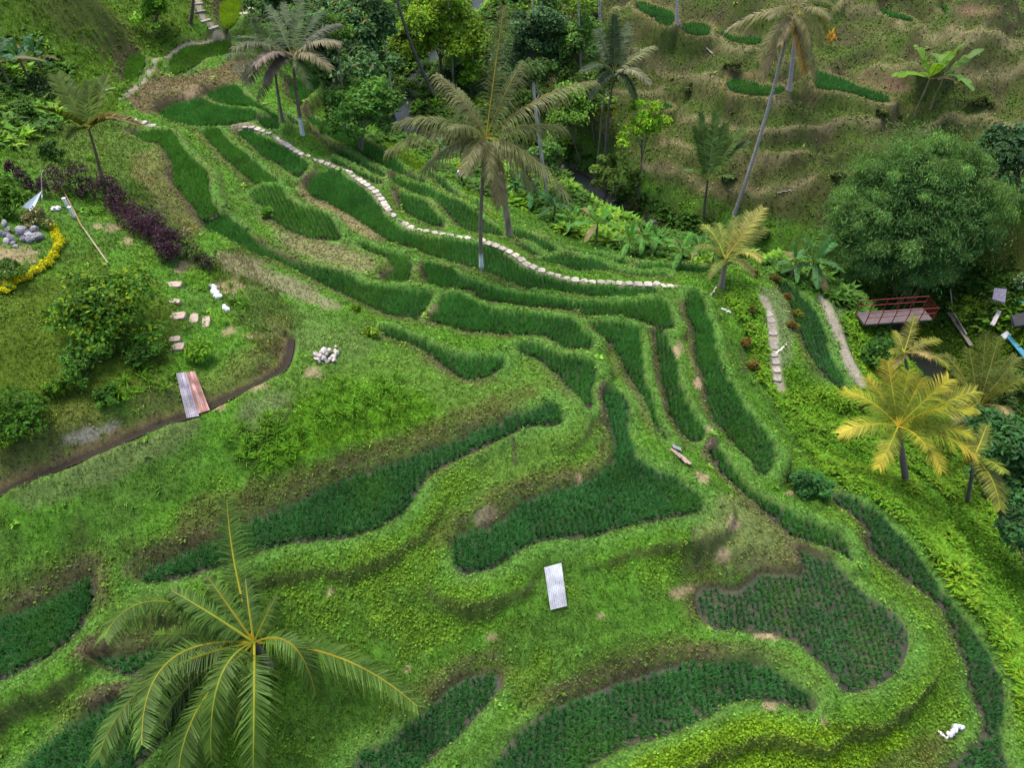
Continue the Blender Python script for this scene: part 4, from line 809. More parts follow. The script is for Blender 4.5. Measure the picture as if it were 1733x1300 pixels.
def shrub(label, px, rpx, col, leaf=.07, n=9, per=420, cat='bush', name='shrub', tip=None, droopy=0., group=None, hz=.8, slim=.55, stems=True):
    x, y = px; B = G(x, y+rpx[1]*.55); dep = project(B[None])[2][0]; rx = rpx[0]*dep/FPX; rz = rpx[1]*dep/FPX*hz*1.15
    cen = B+np.array([0, rx*.15, rz*.55]); rad = np.array([rx, rx*.9, rz])
    fb = Buf(); cl = make_clumps(cen, rad*.85, int(n*1.6), min(rx, rz)*.38, .35)+[(cen, rad*.6, .7)]
    leaf_cloud(fb, cl, per/max(.05, rad.min())**1.0*.5, leaf, col, droopy=droopy, tipcol=tip, slim=slim)
    root = empty(name, B, label, cat, group)
    tb = Buf()
    for k in range(5):
        p = cl[k % len(cl)][0]; tube(tb, bez(B-np.array([0, 0, .1]), B*.5+p*.5+rng.normal(0, .05, 3), p, 5), np.linspace(.03, .01, 5), 5, (.11, .09, .06))
    tb.build('stems', bark, parent=root, origin=B); fb.build('foliage', foliage, parent=root, origin=B)
    return root
def banana(label, base_px, size, n=8, col=(.045, .15, .022), group='banana plants along the stream', base=None, lean=0., elr=(72, 5), old=2):
    B = G(*base_px) if base is None else base
    root = empty('banana_plant', B, label, 'banana plant', group)
    hs = size*.5; top = B+np.array([lean*hs, 0, hs]); b = Buf()
    tube(b, bez(B-np.array([0, 0, .15]), (B+top)/2, top, 8), np.linspace(.13, .07, 8)*min(1, size/3+.3), 8, (.13, .13, .05)); b.build('stem', bark, parent=root, origin=B, smooth=True)
    for k in range(n):
        az = k*2.4+rng.normal(0, .25); e = R(elr[0]+(elr[1]-elr[0])*k/max(1, n-1)+rng.normal(0, 6)); Lb = size*rng.uniform(.5, .68); hd = np.array([math.cos(az), math.sin(az), 0])
        p0 = top; pm = top+hd*math.cos(e)*Lb*.55+np.array([0, 0, math.sin(e)*Lb*.62+.08*Lb]); p1 = top+hd*math.cos(e)*Lb*1.05+np.array([0, 0, math.sin(e)*Lb*.95-.32*Lb*math.cos(e)])
        m = 15; C = bez(p0, pm, p1, m); t = np.linspace(0, 1, m); wdt = .155*Lb*np.clip((t-.13)/.87, 0, 1)**.35*np.clip((1.02-t), 0, 1)**.45*1.5
        T = np.gradient(C, axis=0); T /= np.linalg.norm(T, axis=1)[:, None]; S = np.cross(T, [0, 0, 1.]); S /= np.linalg.norm(S, axis=1)[:, None]+1e-9; Nn = np.cross(S, T)
        b = Buf(); tube(b, C, np.linspace(.03, .008, m), 4, (.16, .20, .05), cap=False)
        g = np.array(col)*rng.uniform(.8, 1.25)
        if k >= n-old and rng.random() < .5: g = np.array((.16, .13, .05))
        cupd = rng.uniform(-.35, .15)
        for sg in (-1, 1):
            tear = rng.random(m) < .22
            E = C+S*sg*wdt[:, None]+Nn*(cupd*wdt)[:, None]-np.array([0, 0, 1.])*(tear*wdt*.5)[:, None]
            V = np.stack([C, E], 1).reshape(-1, 3); q = np.arange(m-1)*2; cc = np.repeat(g[None], 2*m, 0)*rng.uniform(.9, 1.1, (2*m, 1))
            b.add(V, np.c_[q, q+1, q+3, q+2], cc)
        b.build('leaf', bananamat, parent=root, origin=B)
    return root
def post_trunk(label, pxs, r, col, group=None, topz=None, crown=None, paint=None, bare=True, cat='tree', name='bare_tree', mat=None, dy=0):
    """slender trunk given as photo pixels from foot to top, standing upright at its foot's distance"""
    B = G(*pxs[0]); P = [B]+[at_y(x, y, B[1]+dy*(k+1)) for k, (x, y) in enumerate(pxs[1:])]; P = np.array(P); P = chaikin(P, 2, False); P[0, 2] -= .3
    t = np.linspace(0, 1, len(P)); c = np.repeat(np.array(col)[None], len(P), 0)
    if paint: c[(P[:, 2]-B[2]) < paint[0]] = paint[1]
    return B, P, np.linspace(r, r*.65, len(P)), c
# ------------------------------------------------------------------ palms
DRYF = (.17, .135, .06); GREY = (.19, .165, .115)
palm('tall coconut palm with greyish drooping fronds and whitewashed foot beside the slab path', (815,458), (823,233), 4.6, white=1.7, r0=.15, green=(.075, .088, .026), rcol=(.30, .22, .04), droop=1.05, trunk=(.17, .125, .095), nl=80, leaf=1.2, vee=.1,
     tips=[(853,8,'l',5.2,.05), (884,105,'l',4.6,.12), (740,125,'l',4.4,.18,(0.112,0.115,0.042)), (668,208,'u',4.6,.30), (654,255,'u',4.6,.34,(0.103,0.113,0.036)), (712,292,'u',4.2,.30,(0.122,0.125,0.054)), (786,292,'u',3.6,.28,(0.133,0.128,0.051)),
           (1008,136,'l',5.4,.24,(0.112,0.115,0.044)), (962,335,'u',4.8,.36,(0.117,0.120,0.044)), (903,318,'u',4.0,.32,(0.128,0.128,0.057)), (830,300,'u',3.0,.2,(0.108,0.110,0.039)), (955,215,'l',4.0,.2), (775,150,'l',3.6,.1), (848,345,'u',3.9,.2,DRYF), (760,215,'u',3.4,.25)])
palm('big green coconut palm with yellow leaf stalks seen from above', (470,1180), (430,1088), 4.6, crownz=1.7, hidden_trunk=True, r0=.17, green=(.048, .092, .012), rcol=(.34, .28, .03), clump=.13, droop=1.25, nl=92, leaf=1.12, vee=.2, base=None, lw=.034,
     tips=[(176,1080,'u',5.4,.1,None,(273,1018,.58)), (240,1262,'u',5.2,.1,None,(288,1118,.5)), (166,1284,'u',5.8,.1,None,(262,1150,.5)), (303,1345,'u',5.0,.1,None,(330,1210,.5)), (428,1330,'u',4.8,.1,None,(430,1190,.5)),
           (384,846,'u',4.6,.1,None,(398,960,.55)), (534,1176,'u',3.2,.1,None,(494,1092,.6)), (706,1196,'u',5.4,.1,None,(580,1116,.55)), (358,1290,'u',4.0,.1,None,(372,1150,.5)),
           (466,1012,'u',2.0,.05), (350,975,'u',2.6,.1), (262,1075,'l',4.2,.15,(.045,.085,.012)), (215,1170,'l',4.6,.12,(.045,.085,.012),(320,1100,.5)), (330,1200,'l',3.6,.1,(.04,.08,.012)), (398,1230,'l',3.2,.1,(.04,.08,.012)), (415,975,'l',2.6,.1,(.045,.09,.014)),
           (290,1000,'l',3.6,.1,(.05,.1,.014)), (270,1230,'l',4.6,.1,(.04,.08,.012),(340,1140,.5))])
palm('bright yellow coconut palm on the ferny slope near the red bridge', (1540,822), (1520,722), 3.7, r0=.2, basec=(.11, .145, .012), clump=.1, green=(.17, .18, .012), rcol=(.45, .32, .03), droop=.35, nl=60, leaf=.95, vee=.25, trunk=(.17, .125, .10), bend=.1,
     tips=[(1428,662,'u',3.4,.22,(.24,.23,.015)), (1422,734,'u',3.4,.24,(.30,.25,.025)), (1487,792,'u',2.9,.26,(.30,.25,.025)), (1594,797,'u',3.4,.30,(.25,.22,.02)), (1652,772,'u',3.7,.28,(.26,.22,.02)), (1643,736,'u',3.3,.2), (1647,690,'l',3.6,.2,(.21,.20,.012)),
           (1650,662,'l',3.7,.15), (1606,642,'l',3.6,.1,(.2,.18,.012)), (1537,628,'l',3.2,.02), (1502,612,'l',3.5,.02,(.24,.2,.02)), (1468,640,'l',3.3,.1,(.18,.17,.012)), (1560,640,'l',3.0,.06,(.17,.165,.01)), (1600,690,'u',3.0,.2,(.15,.16,.01)), (1570,760,'u',2.6,.2,(.15,.16,.012))])
palm('long single-fronded green palm hanging over the dark ravine', (1640,850), (1648,775), 3.4, r0=.12, green=(.085, .11, .012), rcol=(.35, .27, .03), droop=.5, nl=50, bend=.1, trunk=(.10, .08, .06),
     tips=[(1693,862,'u',4.0,.22,(.11,.12,.015)), (1700,800,'u',2.6,.2), (1610,800,'l',2.2,.15), (1670,720,'l',2.4,.1)])
palm('olive coconut palm behind the bright yellow one', (1660,770), (1655,690), 3.8, r0=.16, green=(.075, .09, .014), rcol=(.25, .22, .05), droop=.5, nl=48, n=14, el=(70, -25), trunk=(.15, .12, .09),
     tips=[(1668,565,'l',4.4,.05), (1722,605,'l',4.0,.2), (1735,640,'u',3.6,.25), (1708,700,'u',3.2,.3,(.14,.12,.05)), (1720,735,'u',3.4,.25), (1600,600,'l',4.0,.15), (1622,640,'u',3.0,.2), (1640,590,'l',3.8,.05), (1690,570,'l',4.2,.08), (1610,720,'u',2.6,.2), (1715,660,'u',3.2,.3)])
palm('small yellowish palm with dry fronds under the end of the red bridge', (1545,665), (1530,598), 2.6, r0=.12, green=(.12, .125, .016), rcol=(.3, .24, .05), droop=.5, nl=36, trunk=(.14, .11, .08),
     tips=[(1548,536,'l',2.8,.02), (1508,596,'u',1.8,.2), (1590,575,'l',2.6,.25), (1606,620,'u',2.8,.3), (1575,606,'u',2.0,.3,(.22,.16,.06)), (1515,560,'l',2.2,.1), (1512,622,'u',1.6,.25,(.2,.15,.05))])
palm('young yellowish coconut palm at the end of the slab path', (1221,487), (1228,440), 4.2, r0=.2, green=(.10, .13, .016), rcol=(.32, .27, .05), droop=.35, nl=48, trunk=(.2, .16, .12), bend=.05, leaf=.85,
     tips=[(1291,352,'l',4.6,.12,(.16,.15,.025)), (1215,378,'l',3.6,.1), (1187,380,'l',3.6,.25), (1296,386,'l',4.0,.15), (1245,368,'l',3.4,.04), (1268,360,'l',4.2,.05), (1288,440,'u',3.0,.4,(.2,.18,.04)), (1178,420,'u',2.6,.35), (1200,470,'u',2.2,.35), (1275,465,'u',2.4,.35,(.18,.17,.05)), (1250,400,'l',2.6,.1)])
palm('upright young palm on the slope between the stream and the tall far palm', (1192,362), (1198,305), 4.0, r0=.13, green=(.05, .095, .018), rcol=(.2, .2, .05), lw=.10, droop=.3, nl=46, trunk=(.10, .08, .06), leaf=.8,
     tips=[(1186,192,'l',5.0,.0,(.06,.11,.022)), (1212,190,'l',5.0,.0,(.07,.12,.025)), (1228,210,'l',4.6,.0), (1258,218,'l',4.8,.1,(.05,.085,.02)), (1265,240,'l',4.6,.2,(.045,.08,.02)), (1160,288,'u',2.6,.2), (1240,300,'u',2.6,.25), (1175,215,'l',4.2,.0)])
palm('tall slender coconut palm leaning over the far hill with dry hanging fronds', (1243,360), (1340,22), 4.6, r0=.17, green=(.095, .09, .03), rcol=(.22, .18, .07), droop=.7, nl=44, trunk=(.33, .29, .26), bend=.35, leaf=.95,
     tips=[(1228,52,'u',5.2,.25,(.16,.14,.07)), (1290,128,'u',5.0,.1,(.16,.12,.07)), (1285,100,'u',4.4,.2), (1372,75,'u',3.6,.3), (1380,130,'u',4.6,.15,(.09,.075,.03)), (1340,-60,'l',4.6,.05), (1400,-30,'l',4.6,.2), (1280,-40,'l',4.4,.2), (1405,30,'u',3.8,.3), (1300,30,'u',3.0,.3), (1362,122,'u',3.6,.1,(.30,.16,.03)), (1320,75,'u',3.0,.2,DRYF)])
palm('second coconut palm with pinkish grey trunk close to the leaning one', (1336,152), (1350,12), 4.0, r0=.2, green=(.10, .10, .02), rcol=(.28, .24, .05), droop=.6, nl=40, n=12, trunk=(.33, .27, .27), bend=.1, el=(80, -20))
palm('leafy coconut palm with full dark crown, the taller of the twin palms', (512,228), (495,95), 5.4, r0=.17, white=1.6, green=(.034, .062, .015), rcol=(.16, .15, .05), lw=.085, droop=.75, nl=56, trunk=(.18, .125, .10), leaf=1.1, bend=.15,
     tips=[(480,5,'l',5.6,.0), (510,-10,'l',5.8,.0), (455,10,'l',5.6,.1), (545,20,'l',5.4,.15), (575,72,'u',5.0,.25,(.12,.11,.06)), (560,115,'u',4.8,.3,(.11,.10,.05)), (412,62,'l',5.6,.2), (395,80,'u',5.6,.25,(.08,.085,.035)), (432,108,'u',4.6,.3,(.17,.13,.10)), (470,60,'l',4.0,.1,(.05,.065,.02)),
           (535,40,'l',4.4,.2,(.05,.065,.02)), (500,30,'l',4.4,.0,(.04,.055,.02)), (410,130,'u',5.0,.3,(.08,.09,.05)), (525,150,'u',3.8,.3), (450,140,'u',4.0,.3,(.13,.10,.07)), (575,40,'l',5.4,.2,(.07,.08,.05))])
palm('shorter of the twin palms with fewer tattered fronds', (478,205), (465,118), 4.4, r0=.14, green=(.045, .062, .02), rcol=(.16, .15, .05), droop=.7, nl=40, trunk=(.14, .11, .085), ragged=.15,
     tips=[(385,92,'u',5.0,.25), (398,118,'u',4.6,.3,(.09,.095,.055)), (402,60,'l',5.0,.25), (430,25,'l',4.6,.1), (440,165,'u',3.4,.2), (420,140,'u',4.2,.3,(.14,.11,.085)), (480,60,'l',3.6,.1), (500,150,'u',3.0,.3)])
palm('small palm with few upswept fronds beside the purple hedge', (172,308), (150,218), 4.2, r0=.11, green=(.06, .10, .012), rcol=(.21, .18, .04), lw=.075, droop=.22, nl=60, trunk=(.15, .10, .05), bend=.3, leaf=.95, vee=.5,
     tips=[(96,128,'l',4.2,.03,(.065,.105,.014)), (180,132,'l',3.8,.02,(.075,.11,.018)), (60,182,'u',3.8,.12,(.07,.10,.014)), (236,212,'u',3.2,.32,(.11,.085,.015)), (150,140,'l',3.2,.0), (120,150,'l',3.4,.03), (200,200,'u',2.4,.3,(.12,.10,.015)), (118,232,'u',2.2,.2)])
palm('thin dark coconut palm rising among the valley trees', (1027,335), (1040,120), 4.4, r0=.12, green=(.026, .045, .014), rcol=(.12, .12, .04), lw=.085, droop=.6, nl=44, trunk=(.085, .07, .06), leaf=.9,
     tips=[(1040,25,'l',4.8,.0), (1065,40,'l',4.8,.05), (1012,50,'l',4.6,.08), (1108,78,'l',4.8,.1,(.10,.11,.04)), (1100,140,'u',4.2,.3,(.11,.11,.06)), (985,120,'u',4.0,.3), (1075,165,'u',3.6,.3), (1000,165,'u',3.8,.3), (1055,60,'l',4.0,.0), (1020,80,'l',3.6,.1), (1085,95,'l',4.0,.2)])
# ------------------------------------------------------------------ bare trunks of trees whose crowns stand above the picture
def tall_trunk(label, pxs, r, col, ext=None, paint=None, crown='palm', cc=(.05, .08, .02), dy=0., mat=None):
    B, P, rad, c = post_trunk(label, pxs, r, col, paint=paint, dy=dy)
    root = empty('palm_tree' if crown == 'palm' else 'slender_tree', B, label, 'palm tree' if crown == 'palm' else 'tree', 'bare trunks among the valley trees')
    if ext:
        d = unit(P[-1]-P[-3]); P = np.vstack([P, P[-1]+d*ext*.5, P[-1]+d*ext]); rad = np.r_[rad, rad[-1]*.95, rad[-1]*.9]; c = np.vstack([c, c[-1:], c[-1:]])
    b = Buf(); tube(b, P, rad, 8, c); b.build('trunk', palmbark if crown == 'palm' else bark, parent=root, origin=B, smooth=True)
    top = P[-1]
    if crown == 'palm':
        for k in range(13):
            az = k*2.4+rng.normal(0, .1); e = R(75-8.5*k); L1 = 3.6; hd = np.array([math.cos(az), math.sin(az), 0])
            tip = top+hd*math.cos(e)*L1+np.array([0, 0, math.sin(e)*L1-.4*L1*math.cos(e)]); mid = top+hd*math.cos(e)*L1*.5+np.array([0, 0, math.sin(e)*L1*.55+.2])
            frond(top, tip, 0, .8, 30, np.array(cc), (.2, .17, .05), droop=.6, mid=mid, width=.06).build('frond', frondmat, parent=root, origin=B)
    elif crown == 'leaf':
        cl = make_clumps(top+np.array([0, 0, -.3]), np.array([1.3, 1.3, 1.8]), 8, .7); fb = Buf(); leaf_cloud(fb, cl, 300, .15, cc); fb.build('crown', foliage, parent=root, origin=B)
    elif crown == 'stub':
        pass
    return root
tall_trunk('dark leaning palm trunk crossing the stream at the top of the valley', [(738,168),(715,120),(690,60),(672,0)], .2, (.10, .085, .075), ext=4)
tall_trunk('thin whitish trunk with a pale blue foot beside the stream', [(674,222),(665,170),(655,100),(643,35)], .11, (.34, .34, .29), ext=1.2, paint=(1.7, (.30, .38, .48)), crown='leaf', cc=(.03, .07, .02))
tall_trunk('pale grey trunk standing by the grassy stream strip', [(800,96),(794,55),(786,0)], .22, (.30, .28, .26), ext=6)
tall_trunk('short-looking grey trunk among the dense bushes by the stream', [(650,197),(638,155),(626,112)], .17, (.24, .22, .19), ext=.6, crown='leaf', cc=(.04, .085, .015))
tall_trunk('pinkish trunk whose foot stands in a far-hill rice paddy', [(1146,40),(1146,15),(1147,-20)], .19, (.38, .31, .32), ext=6)
tall_trunk('whitish thin trunk in front of the brown far terraces', [(1018,75),(1016,40),(1014,-10)], .17, (.34, .30, .29), ext=6)
tall_trunk('pair-like pale trunk above the hanging banana leaves', [(928,345),(920,290),(908,200),(903,150)], .17, (.27, .24, .21), ext=1.5, crown='leaf', cc=(.05, .10, .02))
tall_trunk('slim dark grey trunk next to the pale one by the pool', [(918,255),(915,215),(910,150)], .12, (.17, .15, .12), ext=2, crown='leaf', cc=(.045, .09, .018))
tall_trunk('brown peeling palm stump with hanging dead fibres by the leaf-shaped paddy', [(862,398),(858,365),(852,330),(848,292)], .27, (.20, .155, .11), crown='stub')
tall_trunk('thin twisted trunk in the middle of the valley thicket', [(1005,310),(1014,250),(1018,190),(1024,150)], .09, (.15, .13, .10), ext=1.5, crown='leaf', cc=(.05, .105, .014))
tall_trunk('dark post-like trunk at the top of the stone steps', [(322,38),(326,15),(328,-20)], .2, (.09, .06, .05), ext=4)
tall_trunk('slim pale trunk between the yellow-green tree and the grassy strip', [(768,150),(765,90),(760,20)], .12, (.24, .22, .18), ext=3, crown='leaf', cc=(.06, .13, .016))
tall_trunk('thin grey trunk at the edge of the far hill by the airy tree', [(985,185),(983,110),(980,30)], .11, (.26, .24, .2), ext=3, crown='leaf', cc=(.06, .12, .016))
tall_trunk('fine whitish stem leaning in the dark bluish tree', [(945,165),(938,100),(930,40)], .08, (.3, .28, .24), ext=2, crown='leaf', cc=(.055, .12, .018))
tall_trunk('slender brown stem among the bushes left of the stream', [(585,225),(580,150),(572,85)], .1, (.14, .12, .09), ext=2, crown='leaf', cc=(.06, .13, .016))
tall_trunk('dark vertical trunk behind the orange dead frond', [(708,85),(704,40),(700,-10)], .15, (.09, .08, .06), ext=3, crown='leaf', cc=(.06, .12, .012))
tall_trunk('pale trunk standing in the leafy valley tree', [(905,120),(903,60),(902,0)], .13, (.26, .24, .2), ext=3, crown='leaf', cc=(.03, .065, .02))
# ------------------------------------------------------------------ broad-leaved trees of the valley
VT = 'broad-leaved trees of the valley'
tree('big dark green tree with scattered red-orange blossoms at the top of the valley', (560,150), (590,60), (85,80), (0.050, 0.106, 0.032), 26, .2, 620, r0=.3, group=VT, tip=((.45, .07, .02), .006))
tree('dense bright-edged tree filling the bend of the stream', (612,258), (612,180), (58,50), (0.056, 0.142, 0.021), 24, .17, 760, r0=.22, group=VT, tip=((.07, .15, .01), .12))
tree('yellow-green feathery tree at the head of the valley', (748,125), (745,45), (70,70), (0.124, 0.221, 0.015), 20, .19, 520, r0=.2, group=VT, droopy=.3)
tree('dark bluish tree with small leaves and pale stems near the tall palm frond', (905,195), (900,70), (55,95), (0.043, 0.091, 0.032), 24, .16, 460, r0=.16, group=VT, var=.4)
tree('light green airy tree right of the central palm crown', (985,275), (962,190), (44,62), (0.088, 0.185, 0.024), 15, .15, 380, r0=.1, group=VT)
tree('lime-green young tree in front of the brown far hill', (1080,335), (1088,215), (36,72), (0.150, 0.292, 0.015), 18, .14, 420, r0=.09, group=VT)
tree('thin ragged green tree behind the thin dark palm', (985,170), (975,60), (40,62), (0.071, 0.150, 0.028), 14, .16, 340, r0=.1, group=VT)
tree('small yellowish sapling tree under the thin dark palm', (1030,250), (1030,190), (26,30), (0.195, 0.231, 0.021), 8, .14, 330, r0=.07, group=VT)
tree('low green tree below the lime-green young tree', (1045,345), (1040,290), (48,32), (0.088, 0.150, 0.024), 12, .16, 420, r0=.09, group=VT)
tree('bright sapling on the stream bank above the central palm crown', (800,165), (795,130), (24,28), (0.124, 0.265, 0.017), 8, .15, 380, r0=.07, group=VT)
tree('dark green tree cut off by the picture edge above the bamboo', (1722,340), (1728,262), (62,58), (0.039, 0.091, 0.032), 20, .17, 600, r0=.2, group=VT)
tree('bushy green tree at the top of the lawn beside the stone steps', (262,60), (262,15), (34,42), (0.088, 0.204, 0.015), 12, .17, 480, r0=.1, group=VT)
tree('dark tree crown hiding the far end of the terraces behind the twin palms', (470,70), (470,10), (60,40), (0.052, 0.106, 0.028), 14, .19, 480, r0=.15, group=VT)
tree('dark leafy tree beyond the ravine cut by the picture edge', (1750,880), (1716,775), (74,140), (0.032, 0.091, 0.024), 30, .17, 520, r0=.2, group='trees along the ravine')
tree('dark low tree on the far lip of the ravine', (1760,1000), (1745,905), (42,70), (0.028, 0.079, 0.021), 14, .16, 480, r0=.14, group='trees along the ravine')
tree('shadowed bush-like tree behind the yellow palm', (1690,690), (1690,660), (50,40), (0.044, 0.098, 0.023), 12, .15, 480, r0=.1, group='trees along the ravine')
tree('airy mid-green tree hanging over the head of the stream', (850,150), (842,85), (40,55), (0.076, 0.152, 0.020), 14, .17, 420, r0=.12, group=VT)
tree('fresh green tree between the dark bluish tree and the brown far hill', (960,180), (945,110), (46,58), (0.071, 0.146, 0.022), 16, .16, 420, r0=.12, group=VT)
tree('olive tree in front of the thin ragged one', (1005,235), (1000,150), (42,50), (0.079, 0.146, 0.024), 14, .16, 400, r0=.1, group=VT)
tree('dense dark tree at the very top edge left of the blossoming tree', (540,40), (545,5), (48,40), (0.046, 0.104, 0.022), 14, .18, 460, r0=.14, group=VT)
tree('low spreading tree at the stream pool', (955,330), (925,262), (34,40), (0.061, 0.134, 0.024), 12, .15, 420, r0=.09, group=VT)
tree('yellow-green tree topmost between the valley and the far hill', (985,40), (975,5), (40,35), (0.091, 0.171, 0.017), 12, .16, 420, r0=.1, group=VT)
for x, y, r, lab in ((1075,345,22,'grey-green scrub bush at the foot of the far hill below the lime-green tree'),(1120,385,20,'dark scrub bush behind the middle bananas'),(1290,395,18,'scrub bush under the leaning palm foot'),(1165,150,14,'small scrub bush on the upper far hill'),(1240,112,18,'round brownish scrub bush on the terrace above the thin strip'),
    (1490,190,16,'scrub bush left of the lone banana plant'),(1420,300,18,'scrub bush above the bamboo'),(1660,170,18,'olive scrub bush on the far hill near the picture edge'),(1230,300,15,'low scrub bush beside the upright young palm'),(1040,95,18,'scrub bush next to the whitish thin trunk')):
    shrub(lab, (x, y), (r, r*.8), (.06, .085, .022), .13, 6, 420, group='scrub on the far hill')
shrub('dense bush overhanging the stream below the yellow-green feathery tree', (722,118), (30,26), (.04, .10, .014), .15, 9, 460, group='bushes over the stream')
shrub('round bush between the stream and the leaning dark trunk', (692,150), (26,24), (.05, .12, .014), .15, 9, 460, group='bushes over the stream')
shrub('dark bush on the stream bank at the head of the grassy strip', (770,62), (26,20), (.035, .085, .014), .16, 8, 460, group='bushes over the stream')
# bamboo
def bamboo():
    B = G(1535,510); root = empty('bamboo_clump', B, 'huge rounded clump of drooping dark green bamboo beside the red bridge', 'bamboo')
    cen = at_y(1538, 366, B[1]+1.6); dep = project(cen[None])[2][0]; rad = np.array([148, 120, 146])*dep/FPX
    tb = Buf(); cl = []
    for k in range(420):
        d = unit(rng.normal(0, 1, 3)); d[2] = d[2] if d[2] > -.92 else -d[2]; p = cen+d*rad*rng.uniform(.62, .97)*(.80+.36*vnoise(d[0]*2.2+40, d[1]*2.2+d[2]*2.6)); s = rng.uniform(.32, .78)
        cl.append((p, np.array([s, s, s*.8])*(.7+.7*vnoise(d[0]*3+9, d[1]*3+d[2]*3)), rng.uniform(.62, 1.35)))
        if k % 12 == 0: tube(tb, bez(B+rng.normal(0, .5, 3)*np.array([1, 1, 0])-np.array([0, 0, .3]), np.array([B[0]*.6+p[0]*.4, B[1]*.6+p[1]*.4, p[2]+.9]), p, 9), np.linspace(.05, .012, 9), 5, (.13, .13, .04))
    tb.build('culms', bark, parent=root, origin=B)
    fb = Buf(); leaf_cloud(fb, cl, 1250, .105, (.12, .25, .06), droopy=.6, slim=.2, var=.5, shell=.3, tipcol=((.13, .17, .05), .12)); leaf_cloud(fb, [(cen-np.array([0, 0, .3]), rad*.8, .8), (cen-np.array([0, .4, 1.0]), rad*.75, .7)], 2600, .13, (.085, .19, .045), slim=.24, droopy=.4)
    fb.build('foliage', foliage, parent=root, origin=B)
bamboo()
# ------------------------------------------------------------------ bananas
for x, y, s, lab, kw in ((1008,412,2.9,'bright upright banana plant, tallest of the row along the stream',dict(col=(.065,.19,.02))),(1086,428,2.4,'banana plant with spread leaves in the middle of the stream row',{}),(1062,432,2.2,'banana plant with a yellowed leaf beside the tallest of the row',{}),
    (1108,425,2.0,'small banana plant leaning over the dark stream bank',{}),(1150,448,2.1,'banana plant in front of the dim rice strip',{}),(1178,442,2.1,'banana plant touching the young yellowish palm',dict(col=(.045,.13,.025))),
    (898,348,2.4,'bluish banana plant under the hanging palm fronds',dict(col=(.03,.11,.03))),(938,372,2.3,'bluish banana plant below the pale leaning trunk',dict(col=(.032,.11,.032))),(872,338,2.3,'banana plant beside the peeling palm stump',dict(col=(.035,.12,.03))),(965,395,2.0,'low banana plant between the bluish ones and the tallest of the row',{}),
    (745,268,2.0,'young banana plant beneath the drooping palm frond tip',dict(col=(.05,.16,.04))),(1205,452,2.0,'banana plant behind the yellowish young palm',dict(col=(.05,.13,.02)))):
    kw.setdefault('col', (.06, .19, .024)); banana(lab, (x, y), s*1.22, **kw)
banana('big dark-leaved banana plant between the dirt trail and the bamboo', (1366,478), 3.6, 11, (.04, .12, .03), 'banana plants near the bridge', elr=(70, -25))
banana('banana plant with pale leaves left of the big one near the bridge', (1338,470), 2.6, 8, (.055, .14, .035), 'banana plants near the bridge')
banana('lone banana plant with bright yellow-green leaves on the far hill', (1548,195), 6.4, 7, (.10, .20, .015), 'banana plants on the far hill', elr=(70, 0))
banana('smaller banana plant leaning beside the lone one on the far hill', (1575,182), 5.8, 4, (.085, .17, .03), 'banana plants on the far hill', elr=(50, 5), old=0)
for x, y, s, lab in ((20,150,4.2,'large banana plant half cut off by the picture edge'),(52,140,3.8,'bluish green banana plant with upright new leaf in the shady corner'),(75,128,3.2,'small banana plant at the edge of the shady corner'),(5,110,3.4,'banana plant at the back of the shady corner')):
    banana(lab, (x, y), s, 9, (.035, .105, .04), 'banana plants in the shady corner')
# ------------------------------------------------------------------ bushes and shrubs
shrub('large bush with glossy dark leaves and yellow young shoots on the lawn', (186,512), (92,84), (.045, .125, .010), .10, 34, 900, tip=((.16, .24, .008), .22))
shrub('spreading ferny bush on the lawn just below the large glossy bush', (150,600), (62,40), (.05, .13, .012), .09, 14, 620, group='bushes on the lawn')
shrub('smaller leafy bush on the lawn slope beside the large glossy bush', (240,592), (34,34), (.045, .12, .012), .09, 12, 620, group='bushes on the lawn')
shrub('low yellowish bush on the lawn above the lower lawn edge', (95,655), (34,24), (.07, .15, .010), .08, 9, 520, group='bushes on the lawn')
shrub('round bright green bush beside the stone steps', (340,592), (31,31), (.115, .27, .016), .075, 9, 620, droopy=.25)
shrub('leafy bush at the lower lawn edge, cut by the picture side', (45,690), (52,62), (.05, .135, .010), .08, 14, 640, group='bushes at the lower lawn edge')
shrub('dark low bush on the earth bank above the ditch', (185,665), (26,24), (.045, .12, .012), .07, 7, 520, group='bushes at the lower lawn edge')
shrub('yellowish grassy bush at the corner of the lawn', (20,735), (40,26), (.075, .15, .010), .08, 8, 480, group='bushes at the lower lawn edge')
shrub('tiny pale green bush at the edge of the rounded paddy', (452,360), (12,16), (.075, .19, .016), .09, 5, 520, group='little bushes on the banks')
shrub('tiny light sapling above the dark cross bank', (603,520), (10,10), (.11, .22, .012), .07, 4, 420, group='little bushes on the banks')
shrub('small bright sapling with large pale leaves on the crest', (628,562), (19,14), (.13, .24, .014), .09, 6, 300, group='little bushes on the banks')
shrub('blue-green bush between the tall straight paddy and the outermost one', (1368,818), (50,32), (.035, .12, .025), .10, 12, 620)
shrub('broad-leaved bush below the red bridge', (1478,600), (38,52), (.04, .115, .014), .13, 12, 420, group='bushes around the bridge')
shrub('tall bush with large leaves right under the bridge deck', (1492,565), (30,22), (.045, .125, .014), .14, 7, 300, group='bushes around the bridge')
shrub('dark bush in the hollow behind the yellow palm', (1560,655), (38,28), (.022, .06, .014), .1, 8, 460, group='bushes around the bridge')
shrub('lime bush at the far end of the bridge', (1640,520), (36,30), (.075, .14, .010), .1, 9, 460, group='bushes around the bridge')
shrub('white-flowering bush above the grey slab', (1718,478), (24,26), (.07, .14, .035), .12, 8, 420, tip=((.5, .5, .42), .10))
shrub('large leafy shrub left of the white pennant', (15,335), (42,52), (.05, .125, .010), .12, 12, 560, group='shrubs around the rock garden')
